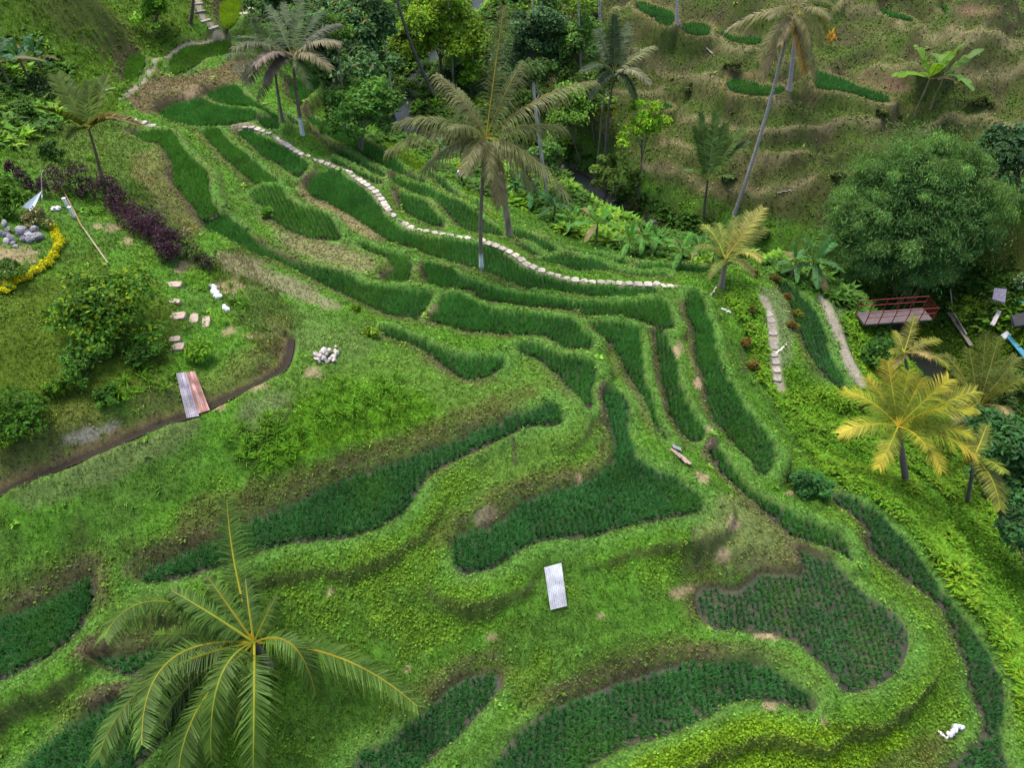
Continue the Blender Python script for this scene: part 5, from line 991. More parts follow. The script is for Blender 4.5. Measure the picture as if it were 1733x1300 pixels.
shrub('olive and cream variegated shrub between pennant and rock pile', (62,372), (36,24), (.11, .12, .035), .06, 9, 680, tip=((.3, .28, .12), .2), group='shrubs around the rock garden')
shrub('low clover-like bush below the rock pile', (20,462), (44,26), (.055, .115, .012), .06, 9, 620, tip=((.6, .6, .5), .006), group='shrubs around the rock garden')
shrub('small green shrub in front of the purple hedge', (136,326), (11,10), (.05, .17, .03), .08, 4, 420, group='shrubs around the rock garden')
shrub('slender bush beside the small upswept palm', (45,185), (22,24), (.045, .11, .012), .12, 7, 420, group='bushes at the top of the lawn')
shrub('leafy bush on the slope below the slender one', (90,255), (24,28), (.045, .11, .016), .12, 7, 420, group='bushes at the top of the lawn')
shrub('dark undergrowth bush beneath the corner bananas', (70,150), (60,26), (.022, .05, .012), .14, 10, 420, group='bushes at the top of the lawn')
for x, y, r, lab in ((1266,525,11,'rust-orange croton bush topmost on the ferny slope'),(1266,555,10,'rust-orange croton bush just under the topmost one'),(1262,580,12,'orange-brown croton bush with thin tall stems'),(1272,618,13,'wide orange-tinted croton bush beside the stony path'),
    (1276,462,10,'orange-flowered bush by the young yellowish palm'),(1312,470,11,'orange-flowered bush at the start of the curved rice strip'),(1338,550,11,'rusty orange bush between stony path and curved strip'),(1332,502,11,'olive and rust bush on the edge of the curved strip'),(1348,530,12,'yellow-green bush beside the rusty orange one')):
    tc = ((.16, .07, .012), .24) if 'yellow-green' not in lab else ((.16, .2, .01), .4)
    shrub(lab, (x, y), (r, r), (.10, .10, .02), .085, 5, 520, tip=tc, group='croton bushes by the stony path', cat='bush')
# purple hedge and yellow flower border
def hedge(name, label, cat, pxs, w, h, col, leaf, per, tip=None, sub='foliage', step=.45):
    q = hit(np.array([p[0] for p in pxs], float), np.array([p[1] for p in pxs], float)); q = chaikin(q, 2, False)
    L_ = np.r_[0, np.cumsum(np.linalg.norm(np.diff(q, axis=0), axis=1))]; n = max(2, int(L_[-1]/step)); s = np.linspace(0, L_[-1], n)
    C = np.stack([np.interp(s, L_, q[:, k]) for k in range(3)], 1); C[:, 2] = gz(C[:, 0], C[:, 1])
    cl = []
    for c in C:
        for _ in range(2):
            o = rng.normal(0, w*.28, 2); hh = h*rng.uniform(.7, 1.2); cl.append((c+np.array([o[0], o[1], hh*.55]), np.array([w*.42, w*.42, hh*.55])*rng.uniform(.8, 1.2), rng.uniform(.65, 1.4)))
    root = empty(name, C[0], label, cat); fb = Buf(); leaf_cloud(fb, cl, per, leaf, col, tipcol=tip, var=.45, slim=.4); fb.build(sub, foliage, parent=root, origin=C[0])
    tb = Buf()
    for c in C: tube(tb, bez(c-np.array([0, 0, .1]), c+np.array([rng.normal(0, .05), 0, h*.4]), c+np.array([rng.normal(0, .2), rng.normal(0, .2), h*.8]), 4), [.025, .02, .015, .008], 5, (.06, .035, .035))
    tb.build('stems', bark, parent=root, origin=C[0])
PUR = (.030, .014, .021); PT_ = ((.068, .026, .046), .26)
hedge('purple_hedge', 'long dark purple hedge running down beside the lawn', 'hedge', [(100,322),(140,330),(175,336),(205,358),(240,385),(265,410),(290,436),(303,450)], 1.25, 1.3, PUR, .085, 360, PT_)
hedge('purple_hedge', 'short dark purple hedge piece behind the white pennant', 'hedge', [(14,300),(35,308),(55,320),(70,332)], .7, .8, PUR, .085, 360, PT_)
hedge('purple_shrub', 'separate purple clump with strappy leaves at the hedge foot', 'shrub', [(318,440),(335,448),(352,458)], .9, .8, PUR, .09, 320, ((.05, .09, .02), .2))
hedge('flower_border', 'curving border of bright yellow low flowers round the rock garden', 'flower border', [(88,384),(98,400),(101,420),(92,440),(70,458),(45,474),(25,482),(8,497)], .30, .24, (.42, .42, .006), .04, 2600, ((.30, .32, .01), .15), step=.16)
# ------------------------------------------------------------------ ferny slope plants and valley undergrowth
def fern_mask():
    m = zone([(1225,490),(1290,480),(1300,560),(1330,680),(1420,690),(1480,640),(1500,760),(1560,850),(1640,940),(1733,1080),(1800,1250),(1733,1250),(1680,1100),(1600,990),(1500,880),(1440,830),(1380,790),(1320,700),(1260,580)], 16)
    m2 = zone([(1420,520),(1480,560),(1600,540),(1740,540),(1800,700),(1800,1100),(1700,950),(1600,840),(1480,760),(1420,640)], 16)
    m3 = zone([(1320,670),(1440,650),(1500,760),(1420,810),(1340,740)], 14)
    return np.clip(m+m2+m3, 0, 1)
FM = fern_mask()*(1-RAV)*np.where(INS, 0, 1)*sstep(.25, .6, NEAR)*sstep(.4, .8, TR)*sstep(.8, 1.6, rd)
fernmat = leafmat('fern_leaf', trans=.38, rough=.6, spec=.1, var=.2, nscale=.9)
def clumps(P, tint, n_leaf, Lr, wid, el, col, name, label, split=None):
    m = len(P); K = m*n_leaf; B = np.repeat(P, n_leaf, 0); az = rng.uniform(0, 2*np.pi, K); e = rng.normal(el, .3, K)
    Lf = np.repeat(Lr, n_leaf)*rng.uniform(.6, 1.15, K); hd = np.c_[np.cos(az), np.sin(az), np.zeros(K)]
    p1 = B+hd*(np.cos(e)*Lf*.5)[:, None]+np.c_[np.zeros((K, 2)), np.sin(e)*Lf*.5]
    e2 = e-.75; p2 = p1+hd*(np.cos(e2)*Lf*.5)[:, None]+np.c_[np.zeros((K, 2)), np.sin(e2)*Lf*.5]
    s = np.c_[-np.sin(az), np.cos(az), rng.normal(0, .25, K)]; w = (np.repeat(wid, n_leaf)*rng.uniform(.7, 1.3, K))[:, None]
    q1 = (B+p1)/2
    V = np.stack([B, q1-s*w*.4, q1+s*w*.4, p1-s*w*.5, p1+s*w*.5, p2], 1).reshape(-1, 3); k = np.arange(K)*6
    c = np.repeat(col, n_leaf, 0)*rng.uniform(.65, 1.4, (K, 1))*np.c_[rng.uniform(.8, 1.3, K), np.ones(K), np.ones(K)]
    C = np.stack([c*.55, c*.85, c*.85, c, c, c*1.15], 1).reshape(-1, 3)
    b = Buf(); b.v.append(V); b.c.append(C); b.n = len(V); b.f += [np.c_[k+1, k+2, k+4, k+3], np.c_[k, k+2, k+1], np.c_[k+3, k+4, k+5]]
    return tag(b.build(name, fernmat), label, kind='stuff')
P2, i, j = sample(vis & (FM > .3), FM*2.3)
t = fbm(P2[:, 0]*.5, P2[:, 1]*.5+50, 3)
keep = rng.random(len(P2)) < (.35+.9*t); P2 = P2[keep]; i = i[keep]; j = j[keep]; t = t[keep]
Lr = (.14+.34*t)*rng.uniform(.6, 1.5, len(P2)); P2[:, 2] += .38*sstep(.35, .7, fbm(P2[:, 0]*1.1, P2[:, 1]*1.1+9, 2))*rng.random(len(P2))
col = np.array((.070, .19, .012))[None]*(1-t)[:, None]+np.array((.118, .22, .010))[None]*t[:, None]
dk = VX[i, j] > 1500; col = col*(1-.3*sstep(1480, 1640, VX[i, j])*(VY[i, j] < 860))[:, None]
clumps(P2, None, 7, Lr, Lr*.26, .7, col, 'fern_undergrowth', 'lush bright green ferny undergrowth on the slope above the ravine')
print('ferns', len(P2))
VM = zone([(520,-80),(900,-80),(960,60),(900,190),(1080,340),(1250,400),(1260,450),(1100,440),(980,400),(860,340),(740,300),(690,240),(640,250),(560,220),(520,120)], 14)+zone([(1290,430),(1440,470),(1500,520),(1740,430),(1740,560),(1500,560),(1420,520),(1300,470)], 14)+zone([(-200,40),(120,60),(120,200),(30,260),(-200,300)], 20)*.5
VM = VM+zone([(1745,430),(2300,430),(2300,1500),(1900,1500),(1790,1150),(1745,1000)], 20)*.7
VM = np.clip(VM, 0, 1)*np.where(INS, 0, 1)*sstep(.3, .7, NEAR)*sstep(.9, 1.5, rd)
hp = np.interp(0, [0], [0]);
P3, i, j = sample(vis & (VM > .3), VM*.30)
t = fbm(P3[:, 0]*.35+9, P3[:, 1]*.35, 3); Lr = (.35+.8*t)*rng.uniform(.6, 1.5, len(P3))
col = np.array((.05, .125, .016))[None]*(1.35-t)[:, None]+np.array((.105, .20, .012))[None]*sstep(.5, .75, t)[:, None]
clumps(P3, None, 12, Lr, Lr*.30, .8, col, 'valley_undergrowth', 'dark leafy undergrowth along the shaded stream')
print('undergrowth', len(P3))
# taller grass tussocks on the vivid slope and banks
TM = zone([(60,30),(230,40),(330,60),(300,90),(240,160),(120,190),(40,110)], 30)*.55+zone([(-100,260),(150,240),(240,330),(330,430),(200,380),(60,320)], 25)*.3+zone([(380,720),(470,700),(520,720),(500,790),(420,810),(360,780)], 20)+zone([(540,650),(700,640),(720,700),(600,750),(520,740)], 25)*.6+zone([(380,480),(420,500),(430,560),(390,540)], 12)+zone([(310,450),(360,470),(350,500),(310,490)], 8)+zone([(240,620),(330,620),(280,660),(200,700),(170,660)], 15)*.6
# scattered weeds on the open banks
WM = okm*np.clip(.25+1.2*(fbm(GX*.45+12, GY*.45, 3)-.4), 0, 1)*np.clip(DEN, 0, 1)*(1-far*.6)*(VY < 1400)
P5, i, j = sample(WM > .05, WM*.022*np.clip(VD/30, .7, 2)**.3)
Lr = rng.uniform(.12, .30, len(P5))*np.clip(VD[i, j]/30, 1, 2); t5 = rng.random(len(P5))[:, None]
col = ALB[i, j]*rng.uniform(.6, 1.1, (len(P5), 1))+np.array((.03, .10, .008))[None]*t5+np.array((.05, .06, .004))[None]*(t5 > .7)
clumps(P5, None, 8, Lr, Lr*.32, .55, col, 'weeds', 'small leafy weeds dotted over the grassy banks'); print('weeds', len(P5))
P4, i, j = sample(vis & (TM > .2) & ~INS, np.clip(TM, 0, 1)*.16)
Lr = rng.uniform(.35, .8, len(P4)); col = np.array((.075, .19, .010))[None]*rng.uniform(.7, 1.2, (len(P4), 1))
clumps(P4, None, 16, Lr, Lr*.045+.008, 1.0, col, 'tall_grass', 'taller arching grass tussocks on the banks')
# ------------------------------------------------------------------ stepping stones
stonemat = solidmat('pale_stone', rough=.85, nscale=6, var=.25, bump=.3, bscale=25)
def slab_mesh(w, d, h, col, jag=.05):
    b = Buf(); n = 12; th = np.arange(n)/n*2*np.pi
    sx = np.sign(np.cos(th))*np.abs(np.cos(th))**.45*w/2*(1+rng.normal(0, jag, n)); sy = np.sign(np.sin(th))*np.abs(np.sin(th))**.45*d/2*(1+rng.normal(0, jag, n))
    top = np.c_[sx*.93, sy*.93, np.full(n, h)]; mid = np.c_[sx, sy, np.full(n, h*.7)]; bot = np.c_[sx*1.02, sy*1.02, np.full(n, -.12)]
    b.add(top, np.arange(n)[None], col)
    for A, B_ in ((bot, mid), (mid, top)):
        k = np.arange(n); b.add(np.vstack([A, B_]), np.c_[k, (k+1) % n, (k+1) % n+n, k+n], col)
    return b
def stones(path_px, step, w, d, label, group, col=(.30, .265, .215), variants=11, skip=0., name='stepping_stone', zoff=.005):
    q = px_list(path_px); Wd = chaikin(hit(q[:, 0], q[:, 1]), 2, False)
    L_ = np.r_[0, np.cumsum(np.linalg.norm(np.diff(Wd[:, :2], axis=0), axis=1))]; s = np.arange(step*.4, L_[-1], step)
    protos = []
    for k, v in enumerate(s):
        if rng.random() < skip: continue
        p = np.array([np.interp(v, L_, Wd[:, a]) for a in range(2)]); p2 = np.array([np.interp(v+.3, L_, Wd[:, a]) for a in range(2)]); a = math.atan2(*(p2-p)[::-1])
        if len(protos) < variants:
            c = np.array(col)*rng.uniform(.62, 1.12); o = slab_mesh(d, w, .05, c).build(name, stonemat); protos.append(o)
        else:
            o = protos[rng.integers(variants)].copy(); COL.objects.link(o)
        z = gz(p[0], p[1])[0]; o.location = (p[0], p[1], z+zoff); o.rotation_euler = (rng.normal(0, .03), rng.normal(0, .03), a+rng.normal(0, .08)); sc = rng.uniform(.88, 1.1); o.scale = (sc, sc, 1)
        tag(o, label, 'stepping stone', group)
stones(SLABS[0], .6, .46, .48,
       'whitish stone slab of the winding path between the rice paddies', 'slabs of the winding paddy path')
stones(SLABS[1], .75, .7, .52, 'pale stone slab of the short path beside the small upswept palm', 'slabs of the short upper path')
stones([('N',[(570,5),(590,60),(605,110),(630,150),(670,185),(720,230),(750,275),(790,310)])], 1.1, 1.15, .5, 'pale stone step of the stairs climbing past the lime-green paddy', 'stone stairs at the hilltop', col=(.24, .205, .165))
stones([('N',[(985,125),(1000,90),(1030,60),(1090,20),(1120,0)])], 1.3, 1.2, .6, 'pale stone step between the lime-green paddy and the twin palms', 'stone steps behind the lime-green paddy', col=(.24, .21, .17))
stones([('L',[(20,385),(45,400),(58,450),(70,520),(72,590),(72,650),(85,690),(95,760),(100,850)])], .6, .5, .55, 'rough pale stone in the crooked path by the croton bushes', 'stones of the crooked path', col=(.22, .20, .165), skip=.12)
for x, y, w, d, lab in ((301,536,.75,.55,'wide pale garden step, first of the row by the round bush'),(329,540,.42,.75,'narrow upright pale slab in the middle of the garden steps'),(349,546,.38,.85,'slim pale slab nearest to the round bush and ditch'),
                        (295,511,.62,.32,'small reddish slab above the garden steps'),(300,588,.6,.5,'greyish slab beside the round bush'),(296,575,.5,.35,'little grey slab above the greyish one'),(293,483,.9,.5,'broad reddish slab on the bare patch below the purple clump')):
    p = G(x, y); o = slab_mesh(w, d, .06, np.array((.26, .20, .155))).build('garden_step', stonemat); o.location = p+np.array([0, 0, .02]); o.rotation_euler = (0, 0, rng.normal(.1, .15)); tag(o, lab, 'stepping stone', 'slabs of the garden steps')
# rocks
def rock(name, p, s, col, label, group, cat='rock'):
    me = bpy.data.meshes.new(name); import bmesh
    bm = bmesh.new(); bmesh.ops.create_icosphere(bm, subdivisions=2, radius=1)
    k = rng.normal(0, 1, (4, 3)); 
    for v in bm.verts:
        c = np.array(v.co); f = 1+.28*math.sin(c@k[0]*1.7+1)+.18*math.sin(c@k[1]*2.6)+.1*math.sin(c@k[2]*4); v.co = Vector(c*f*np.array(s))
    bm.to_mesh(me); bm.free(); a = me.color_attributes.new('col', 'FLOAT_COLOR', 'POINT'); a.data.foreach_set('color', np.tile(np.r_[col, 1.], len(me.vertices)).astype(np.float32)); me.materials.append(stonemat)
    o = bpy.data.objects.new(name, me); COL.objects.link(o); o.location = [float(v) for v in p]; o.rotation_euler = (rng.random()*3, rng.random()*3, rng.random()*3); return tag(o, label, cat, group)
for k in range(30):
    x, y = rng.uniform(-12, 72), rng.normal(403, 9)
    if x > 62: y = rng.normal(402, 4)
    p = G(x, y); s = rng.uniform(.10, .25); rock('grey_rock', p+np.array([0, 0, s*.45]), (s, s*.85, s*.7), np.array((.19, .18, .19))*rng.uniform(.7, 1.25), 'light grey boulder heaped beside the yellow flower border', 'grey boulders of the rock garden')
for k in range(24):
    x = rng.uniform(535, 572); y = 606+rng.normal(0, 6)-(x-553)*.12; p = G(x, y); s = rng.uniform(.08, .16); rock('white_rock', p+np.array([0, 0, s*rng.uniform(.4, 1.3)]), (s, s*.85, s*.75), np.array((.36, .31, .28))*rng.uniform(.65, 1.2), 'whitish stone in the small heap on the grassy crest', 'whitish stones of the crest heap')
# sheets of corrugated metal
def metal(name, rough, metalness, var): return solidmat(name, rough=rough, nscale=2.2, var=var, bump=.08, bscale=30, metal=metalness, spec=.4)
zinc = metal('zinc_sheet', .5, .0, .3); rust = metal('rusty_sheet', .75, .0, .45)
def sheet(name, label, corners, nr, amp, col, mat, lift, cat='metal sheet', col2=None, z=None, group=None):
    c = np.array(corners, float); Pw = hit(c[:, 0], c[:, 1])
    if z is not None: Pw = at_z(c[:, 0], c[:, 1], np.array(z)+Pw[:, 2])
    # keep the panel flat: average plane through the four corners
    cen = Pw.mean(0); e1 = unit((Pw[1]+Pw[2]-Pw[0]-Pw[3])); e2 = (Pw[3]+Pw[2]-Pw[0]-Pw[1]); nrm = unit(np.cross(e1, e2)); nrm *= np.sign(nrm[2])
    cen = cen+np.array([0, 0, lift]); cor = []
    for x, y in corners:
        d = ray(x, y)[0]; t = ((cen-CAM)@nrm)/(d@nrm); cor.append(CAM+d*t)
    cor = np.array(cor); nx, ny = nr*8+1, 9; u = np.linspace(0, 1, nx)[None, :, None]; v = np.linspace(0, 1, ny)[:, None, None]
    Pq = (cor[0]*(1-u)+cor[1]*u)*(1-v)+(cor[3]*(1-u)+cor[2]*u)*v
    Pq = Pq+nrm*(amp*np.sin(u*nr*2*np.pi)+.012*np.sin(v*4+1))
    Pq2 = Pq-nrm*.006; idx = np.arange(nx*ny).reshape(ny, nx); F = np.stack([idx[:-1, :-1], idx[:-1, 1:], idx[1:, 1:], idx[1:, :-1]], -1).reshape(-1, 4)
    cc = np.broadcast_to(np.array(col), (ny, nx, 3)).copy()
    if col2 is not None:
        m = fbm(np.linspace(0, 5, nx)[None]+np.zeros((ny, 1)), np.linspace(0, 3, ny)[:, None]+np.zeros((1, nx))+rng.random()*9); m = sstep(.4, .6, m)[..., None]; cc = cc*(1-m)+np.array(col2)*m
    b = Buf(); b.add(Pq.reshape(-1, 3), F, cc.reshape(-1, 3)); b.add(Pq2.reshape(-1, 3), F[:, ::-1], cc.reshape(-1, 3))
    rim = np.r_[idx[0, :], idx[1:, -1], idx[-1, -2::-1], idx[-2:0:-1, 0]]; n = len(rim)
    A = Pq.reshape(-1, 3)[rim]; B2 = Pq2.reshape(-1, 3)[rim]; k = np.arange(n); b.add(np.vstack([A, B2]), np.c_[k, (k+1) % n, (k+1) % n+n, k+n], cc.reshape(-1, 3).mean(0))
    return tag(b.build(name, mat, origin=cen, smooth=True), label, cat, group)
sheet('corrugated_sheet', 'whitish corrugated metal sheet lying alone on the open grass', [(921,961),(950,953),(960,1026),(932,1033)], 9, .03, (.32, .33, .36), zinc, .17)
sheet('corrugated_sheet', 'grey-blue corrugated sheet laid across the ditch', [(298,632),(316,630),(337,704),(316,708)], 6, .022, (.20, .19, .23), rust, .42, col2=(.30, .26, .27), group='corrugated sheets over the ditch')
sheet('corrugated_sheet', 'reddish rusty corrugated sheet laid across the ditch', [(312,631),(330,628),(355,694),(335,700)], 6, .022, (.24, .12, .10), rust, .47, col2=(.42, .25, .22), group='corrugated sheets over the ditch')
# heap of old boards
woodmat = solidmat('weathered_wood', rough=.85, nscale=3, var=.4, bump=.4, bscale=14, stretch=(6, .6, 6))
def board(name, label, a, b_, w, th, col, za=.05, zb=.05, group=None, cat='board'):
    A = G(*a)+np.array([0, 0, za]); B = G(*b_)+np.array([0, 0, zb]); d = unit(B-A); s = unit(np.cross(d, [0, 0, 1.])); n = np.cross(s, d)
    V = []
    for P in (A, B):
        for q in ((-1, -1), (1, -1), (1, 1), (-1, 1)): V.append(P+s*q[0]*w/2*rng.uniform(.9, 1.05)+n*q[1]*th/2)
    b = Buf(); b.add(np.array(V), [[0, 1, 2, 3], [7, 6, 5, 4], [0, 4, 5, 1], [1, 5, 6, 2], [2, 6, 7, 3], [3, 7, 4, 0]], col); return tag(b.build(name, woodmat, origin=(A+B)/2), label, cat, group)
for k in range(9):
    f = k/8; x0 = 1134+f*20; y0 = 764+f*14; board('old_board', 'weathered board in the heap on the bank beside the falling paddy', (x0, y0), (x0+15, y0+12+3*(k % 2)), .15, .03, np.array((.20, .145, .115))*rng.uniform(.6, 1.3), .16+.03*(k % 3), .16+.04*((k+1) % 3), 'weathered boards of the heap')
board('old_board', 'greyish plank lying across the top of the board heap', (1138,758), (1152,764), .22, .03, np.array((.2, .19, .2)), .14, .12)
# white rags, sacks and small finds
cloth = solidmat('white_cloth', rough=.9, nscale=5, var=.1, bump=.5, bscale=6)
def rag(label, pts, col=(.38, .38, .40), name='white_rag', cat='rag', rr=.11):
    P = np.array([G(*p) for p in pts]); P = chaikin(P, 2, False); b = Buf(); n = len(P); P[:, 2] += .05+.03*np.sin(np.arange(n)*1.9)
    for k in range(3): tube(b, P+rng.normal(0, .035, (n, 3))*np.array([1, 1, .4]), rr*(.6+.4*np.sin(np.linspace(.3, 2.9, n)))*rng.uniform(.7, 1.1, n), 7, np.array(col)*rng.uniform(.9, 1.05))
    return tag(b.build(name, cloth, origin=P[0], smooth=True), label, cat)
rag('crumpled white cloth caught in the leafy ground near the outermost paddy', [(1603,1246),(1609,1242),(1613,1236),(1620,1231),(1626,1233)])
rag('pale bare twig beside the crumpled white cloth', [(1586,1238),(1593,1244),(1600,1251),(1608,1249),(1612,1242)], (.55, .50, .45), 'fallen_twig', 'twig', .025)
rag('crumpled white sack on the bare patch above the ditch', [(357,486),(364,490),(360,497),(370,497),(366,504),(375,503)], (.42, .42, .44), 'white_sack', 'sack', .17)
rag('small white plastic scrap below the crumpled sack', [(380,520),(384,524),(386,527)], (.5, .5, .52), 'plastic_scrap', 'scrap', .12)
rag('white bottle-like scrap near the young yellowish palm', [(1222,524),(1229,527),(1236,530)], (.42, .42, .4), 'plastic_scrap', 'scrap', .07)
rag('pale fallen branch on the brown far slope', [(1316,327),(1330,324),(1344,322)], (.26, .23, .18), 'fallen_branch', 'branch', .04)
rag('pale forked branch under the thin far rice strip', [(1195,80),(1200,86),(1206,91)], (.28, .25, .2), 'fallen_branch', 'branch', .045)
rag('pale branch lying above the dark edge tree', [(1683,221),(1693,217),(1706,211)], (.42, .37, .26), 'fallen_branch', 'branch', .06)
rag('pale twig pile between path end and young palm', [(1202,500),(1207,495),(1212,487)], (.45, .42, .30), 'fallen_branch', 'branch', .04)
rag('bleached branch reaching over the crooked path', [(1313,600),(1320,594),(1329,584)], (.42, .40, .34), 'fallen_branch', 'branch', .05)
# white pennant, lanterns, bamboo pole
B = G(58,372); root = empty('white_pennant', B, 'white triangular cloth pennant on a thin curved pole in the rock garden', 'flag')
dep = B[1]; A0 = at_y(71, 322, dep+.5); A1 = at_y(37, 351, dep-.5); A2 = at_y(56, 356, dep-.3)
b = Buf(); nn = 9; V = []
for a in range(nn):
    for c in range(nn):
        u = a/(nn-1); v = c/(nn-1); P = A0*(1-u)+(A1*(1-v)+A2*v)*u+np.array([0, .10*math.sin(v*5)*u, .06*math.sin(v*4+u*3)*u]); V.append(P)
ii = np.arange(nn*nn).reshape(nn, nn); F = np.stack([ii[:-1, :-1], ii[:-1, 1:], ii[1:, 1:], ii[1:, :-1]], -1).reshape(-1, 4); V = np.array(V)
b.add(V, F, (.8, .8, .82)); b.add(V+np.array([0, .012, 0]), F[:, ::-1], (.8, .8, .82)); b.build('cloth', cloth, parent=root, origin=B, smooth=True)
b = Buf(); tube(b, chaikin(np.array([G(72,362)-np.array([0, 0, .1]), at_y(71, 340, dep), A0, at_y(70, 302, dep), at_y(70, 294, dep), at_y(73, 288, dep)]), 2, False), .022, 6, (.5, .5, .42)); b.build('pole', woodmat, parent=root, origin=B)
def lantern(label, px, wpx, hpx):
    B = G(*px); dep = project(B[None])[2][0]; w = wpx*dep/FPX; h = hpx*dep/FPX*1.15; root = empty('white_post', B, label, 'post', 'white posts by the purple hedge')
    b = Buf(); b2 = Buf()
    def box(bb, c, s, col): 
        V = np.array([[x, y, z] for z in (-1, 1) for y in (-1, 1) for x in (-1, 1)])*np.array(s)/2+np.array(c); bb.add(V, [[0, 1, 3, 2], [4, 6, 7, 5], [0, 4, 5, 1], [2, 3, 7, 6], [0, 2, 6, 4], [1, 5, 7, 3]], col)
    box(b, (0, 0, h/2), (w, w*.8, h), (.75, .73, .72)); box(b2, (0, 0, h+.03), (w*1.18, w*.98, .06), (.6, .58, .56))
    b.build('shaft', cloth, parent=root).location = (0, 0, 0); b2.build('cap', cloth, parent=root).location = (0, 0, 0)
lantern('upper white square post standing on the soil beside the hedge', (117,354), 4.5, 17); lantern('lower white square post standing nearer to the yellow border', (126,369), 4.2, 17)
rag('small pale basin lying on the soil near the white posts', [(90,356),(95,355),(100,353)], (.6, .55, .54), 'plastic_basin', 'basin', .14)
def pole(label, a, b_, r, col, za, zb, name='bamboo_pole'):
    A = G(*a)+np.array([0, 0, za]); B = G(*b_)+np.array([0, 0, zb]); b = Buf(); t = np.linspace(0, 1, 40)[:, None]; tube(b, A*(1-t)+B*t, r*(1+.18*(np.arange(40) % 5 == 0)), 7, col); return tag(b.build(name, woodmat, origin=A), label, 'pole')
pole('upper tan bamboo pole lying down the bank beside the white posts', (109,326), (141,388), .04, (.20, .13, .06), .15, .12)
pole('lower pale bamboo pole reaching down to the lawn bush', (142,388), (186,452), .04, (.22, .19, .12), .12, .25)
pole('short whitish pole on the slope behind the upswept palm', (177,154), (196,150), .05, (.55, .5, .42), .1, .1, 'wooden_pole')
pole('short whitish stick on the dim earth by the slender bush', (81,177), (92,174), .05, (.5, .46, .4), .1, .1, 'wooden_pole')
# red bridge over the stream
redm = solidmat('red_paint', rough=.5, nscale=6, var=.2, bump=.05); deckm = solidmat('bridge_deck', rough=.8, nscale=4, var=.2, bump=.2)
zd = -4.5; L0, R0, R1, L1 = [at_z([x], [y], zd)[0] for x, y in ((1449,529),(1562,521),(1564,537),(1454,546))]
L1 = L0+unit(np.cross(unit(R0-L0), [0, 0, 1.]))*1.25; R1 = R0+(L1-L0)
root = empty('footbridge', (L0+L1)/2, 'red-railed footbridge with pinkish grey deck over the dark stream', 'bridge')
def quadbox(b, c4, th, col):
    c4 = np.array(c4); V = np.vstack([c4, c4-np.array([0, 0, th])]); b.add(V, [[0, 1, 2, 3], [7, 6, 5, 4], [0, 4, 5, 1], [1, 5, 6, 2], [2, 6, 7, 3], [3, 7, 4, 0]], col)
b = Buf(); quadbox(b, [L0, R0, R1, L1], .14, (.075, .058, .056)); b.build('deck', deckm, parent=root, origin=(L0+L1)/2)
for A, B_, nm in ((L0, R0, 'railing'), (L1, R1, 'railing')):
    b = Buf()
    for hz in (1.0, .55): t = np.linspace(0, 1, 8)[:, None]; tube(b, A*(1-t)+B_*t+np.array([0, 0, hz]), .027, 6, (.14, .014, .016))
    for k in range(6): P = A*(1-k/5)+B_*k/5; tube(b, [P+np.array([0, 0, -.1]), P+np.array([0, 0, .5]), P+np.array([0, 0, 1.02])], .032, 6, (.13, .013, .015))
    b.build(nm, redm, parent=root, origin=(L0+L1)/2)
b = Buf()
for k in range(7):
    t = k/6; P = R0*(1-t)+R1*t; tube(b, [P, P+np.array([0, 0, .5]), P+np.array([0, 0, 1.0])], .02, 5, (.13, .013, .015))
b.build('end_gate', redm, parent=root, origin=(L0+L1)/2)
for P in (L0, R0):
    pass
# yard clutter at the right-hand edge
tarpm = solidmat('plastic_tarp', rough=.5, nscale=3, var=.15, bump=.3, bscale=5)
def flat(name, label, corners, th, col, mat, dz, cat, slope=0.):
    c = np.array(corners, float); Pw = hit(c[:, 0], c[:, 1]); zz = Pw[:, 2].max()+dz; q = at_z(c[:, 0], c[:, 1], zz+np.array([slope, slope, 0, 0])); b = Buf(); quadbox(b, q, th, col); return tag(b.build(name, mat, origin=q.mean(0)), label, cat)
flat('roof_panel', 'dark grey tilted roof panel under the white-flowering bush', [(1683,487),(1704,489),(1701,512),(1680,506)], .12, (.13, .12, .16), woodmat, .5, 'roof panel', .5)
flat('roof_panel', 'narrow light grey panel below the dark grey one', [(1689,524),(1695,527),(1683,551),(1676,548)], .08, (.30, .27, .28), woodmat, .3, 'roof panel', .3)
flat('blue_tarp', 'long turquoise tarpaulin strip at the picture edge', [(1699,564),(1708,566),(1745,606),(1740,614)], .05, (.04, .17, .24), tarpm, .3, 'tarpaulin', .1)
flat('tarp_piece', 'pale crumpled tarpaulin piece at the head of the turquoise strip', [(1694,567),(1704,560),(1712,567),(1700,574)], .05, (.34, .36, .40), tarpm, .42, 'tarpaulin', .1)
flat('tarp_piece', 'black plastic heap cover at the picture edge', [(1712,534),(1736,528),(1745,548),(1718,552)], .25, (.03, .03, .035), tarpm, .4, 'tarpaulin', .2)
pole('turquoise pipe running out of the picture near the grey panels', (1711,515), (1745,530), .09, (.08, .32, .26), .5, .5, 'plastic_pipe')
board('fallen_plank', 'long weathered plank lying in the weeds beyond the bridge', (1602,535), (1640,592), .34, .06, (.20, .16, .14), .4, .4, None, 'plank')
pole('thin pale stick lying along the weathered plank', (1601,530), (1630,576), .04, (.40, .37, .28), .7, .6, 'wooden_pole')
pole('crooked twig standing above the bridge end', (1600,505), (1608,527), .04, (.32, .26, .2), .9, .4, 'wooden_pole')
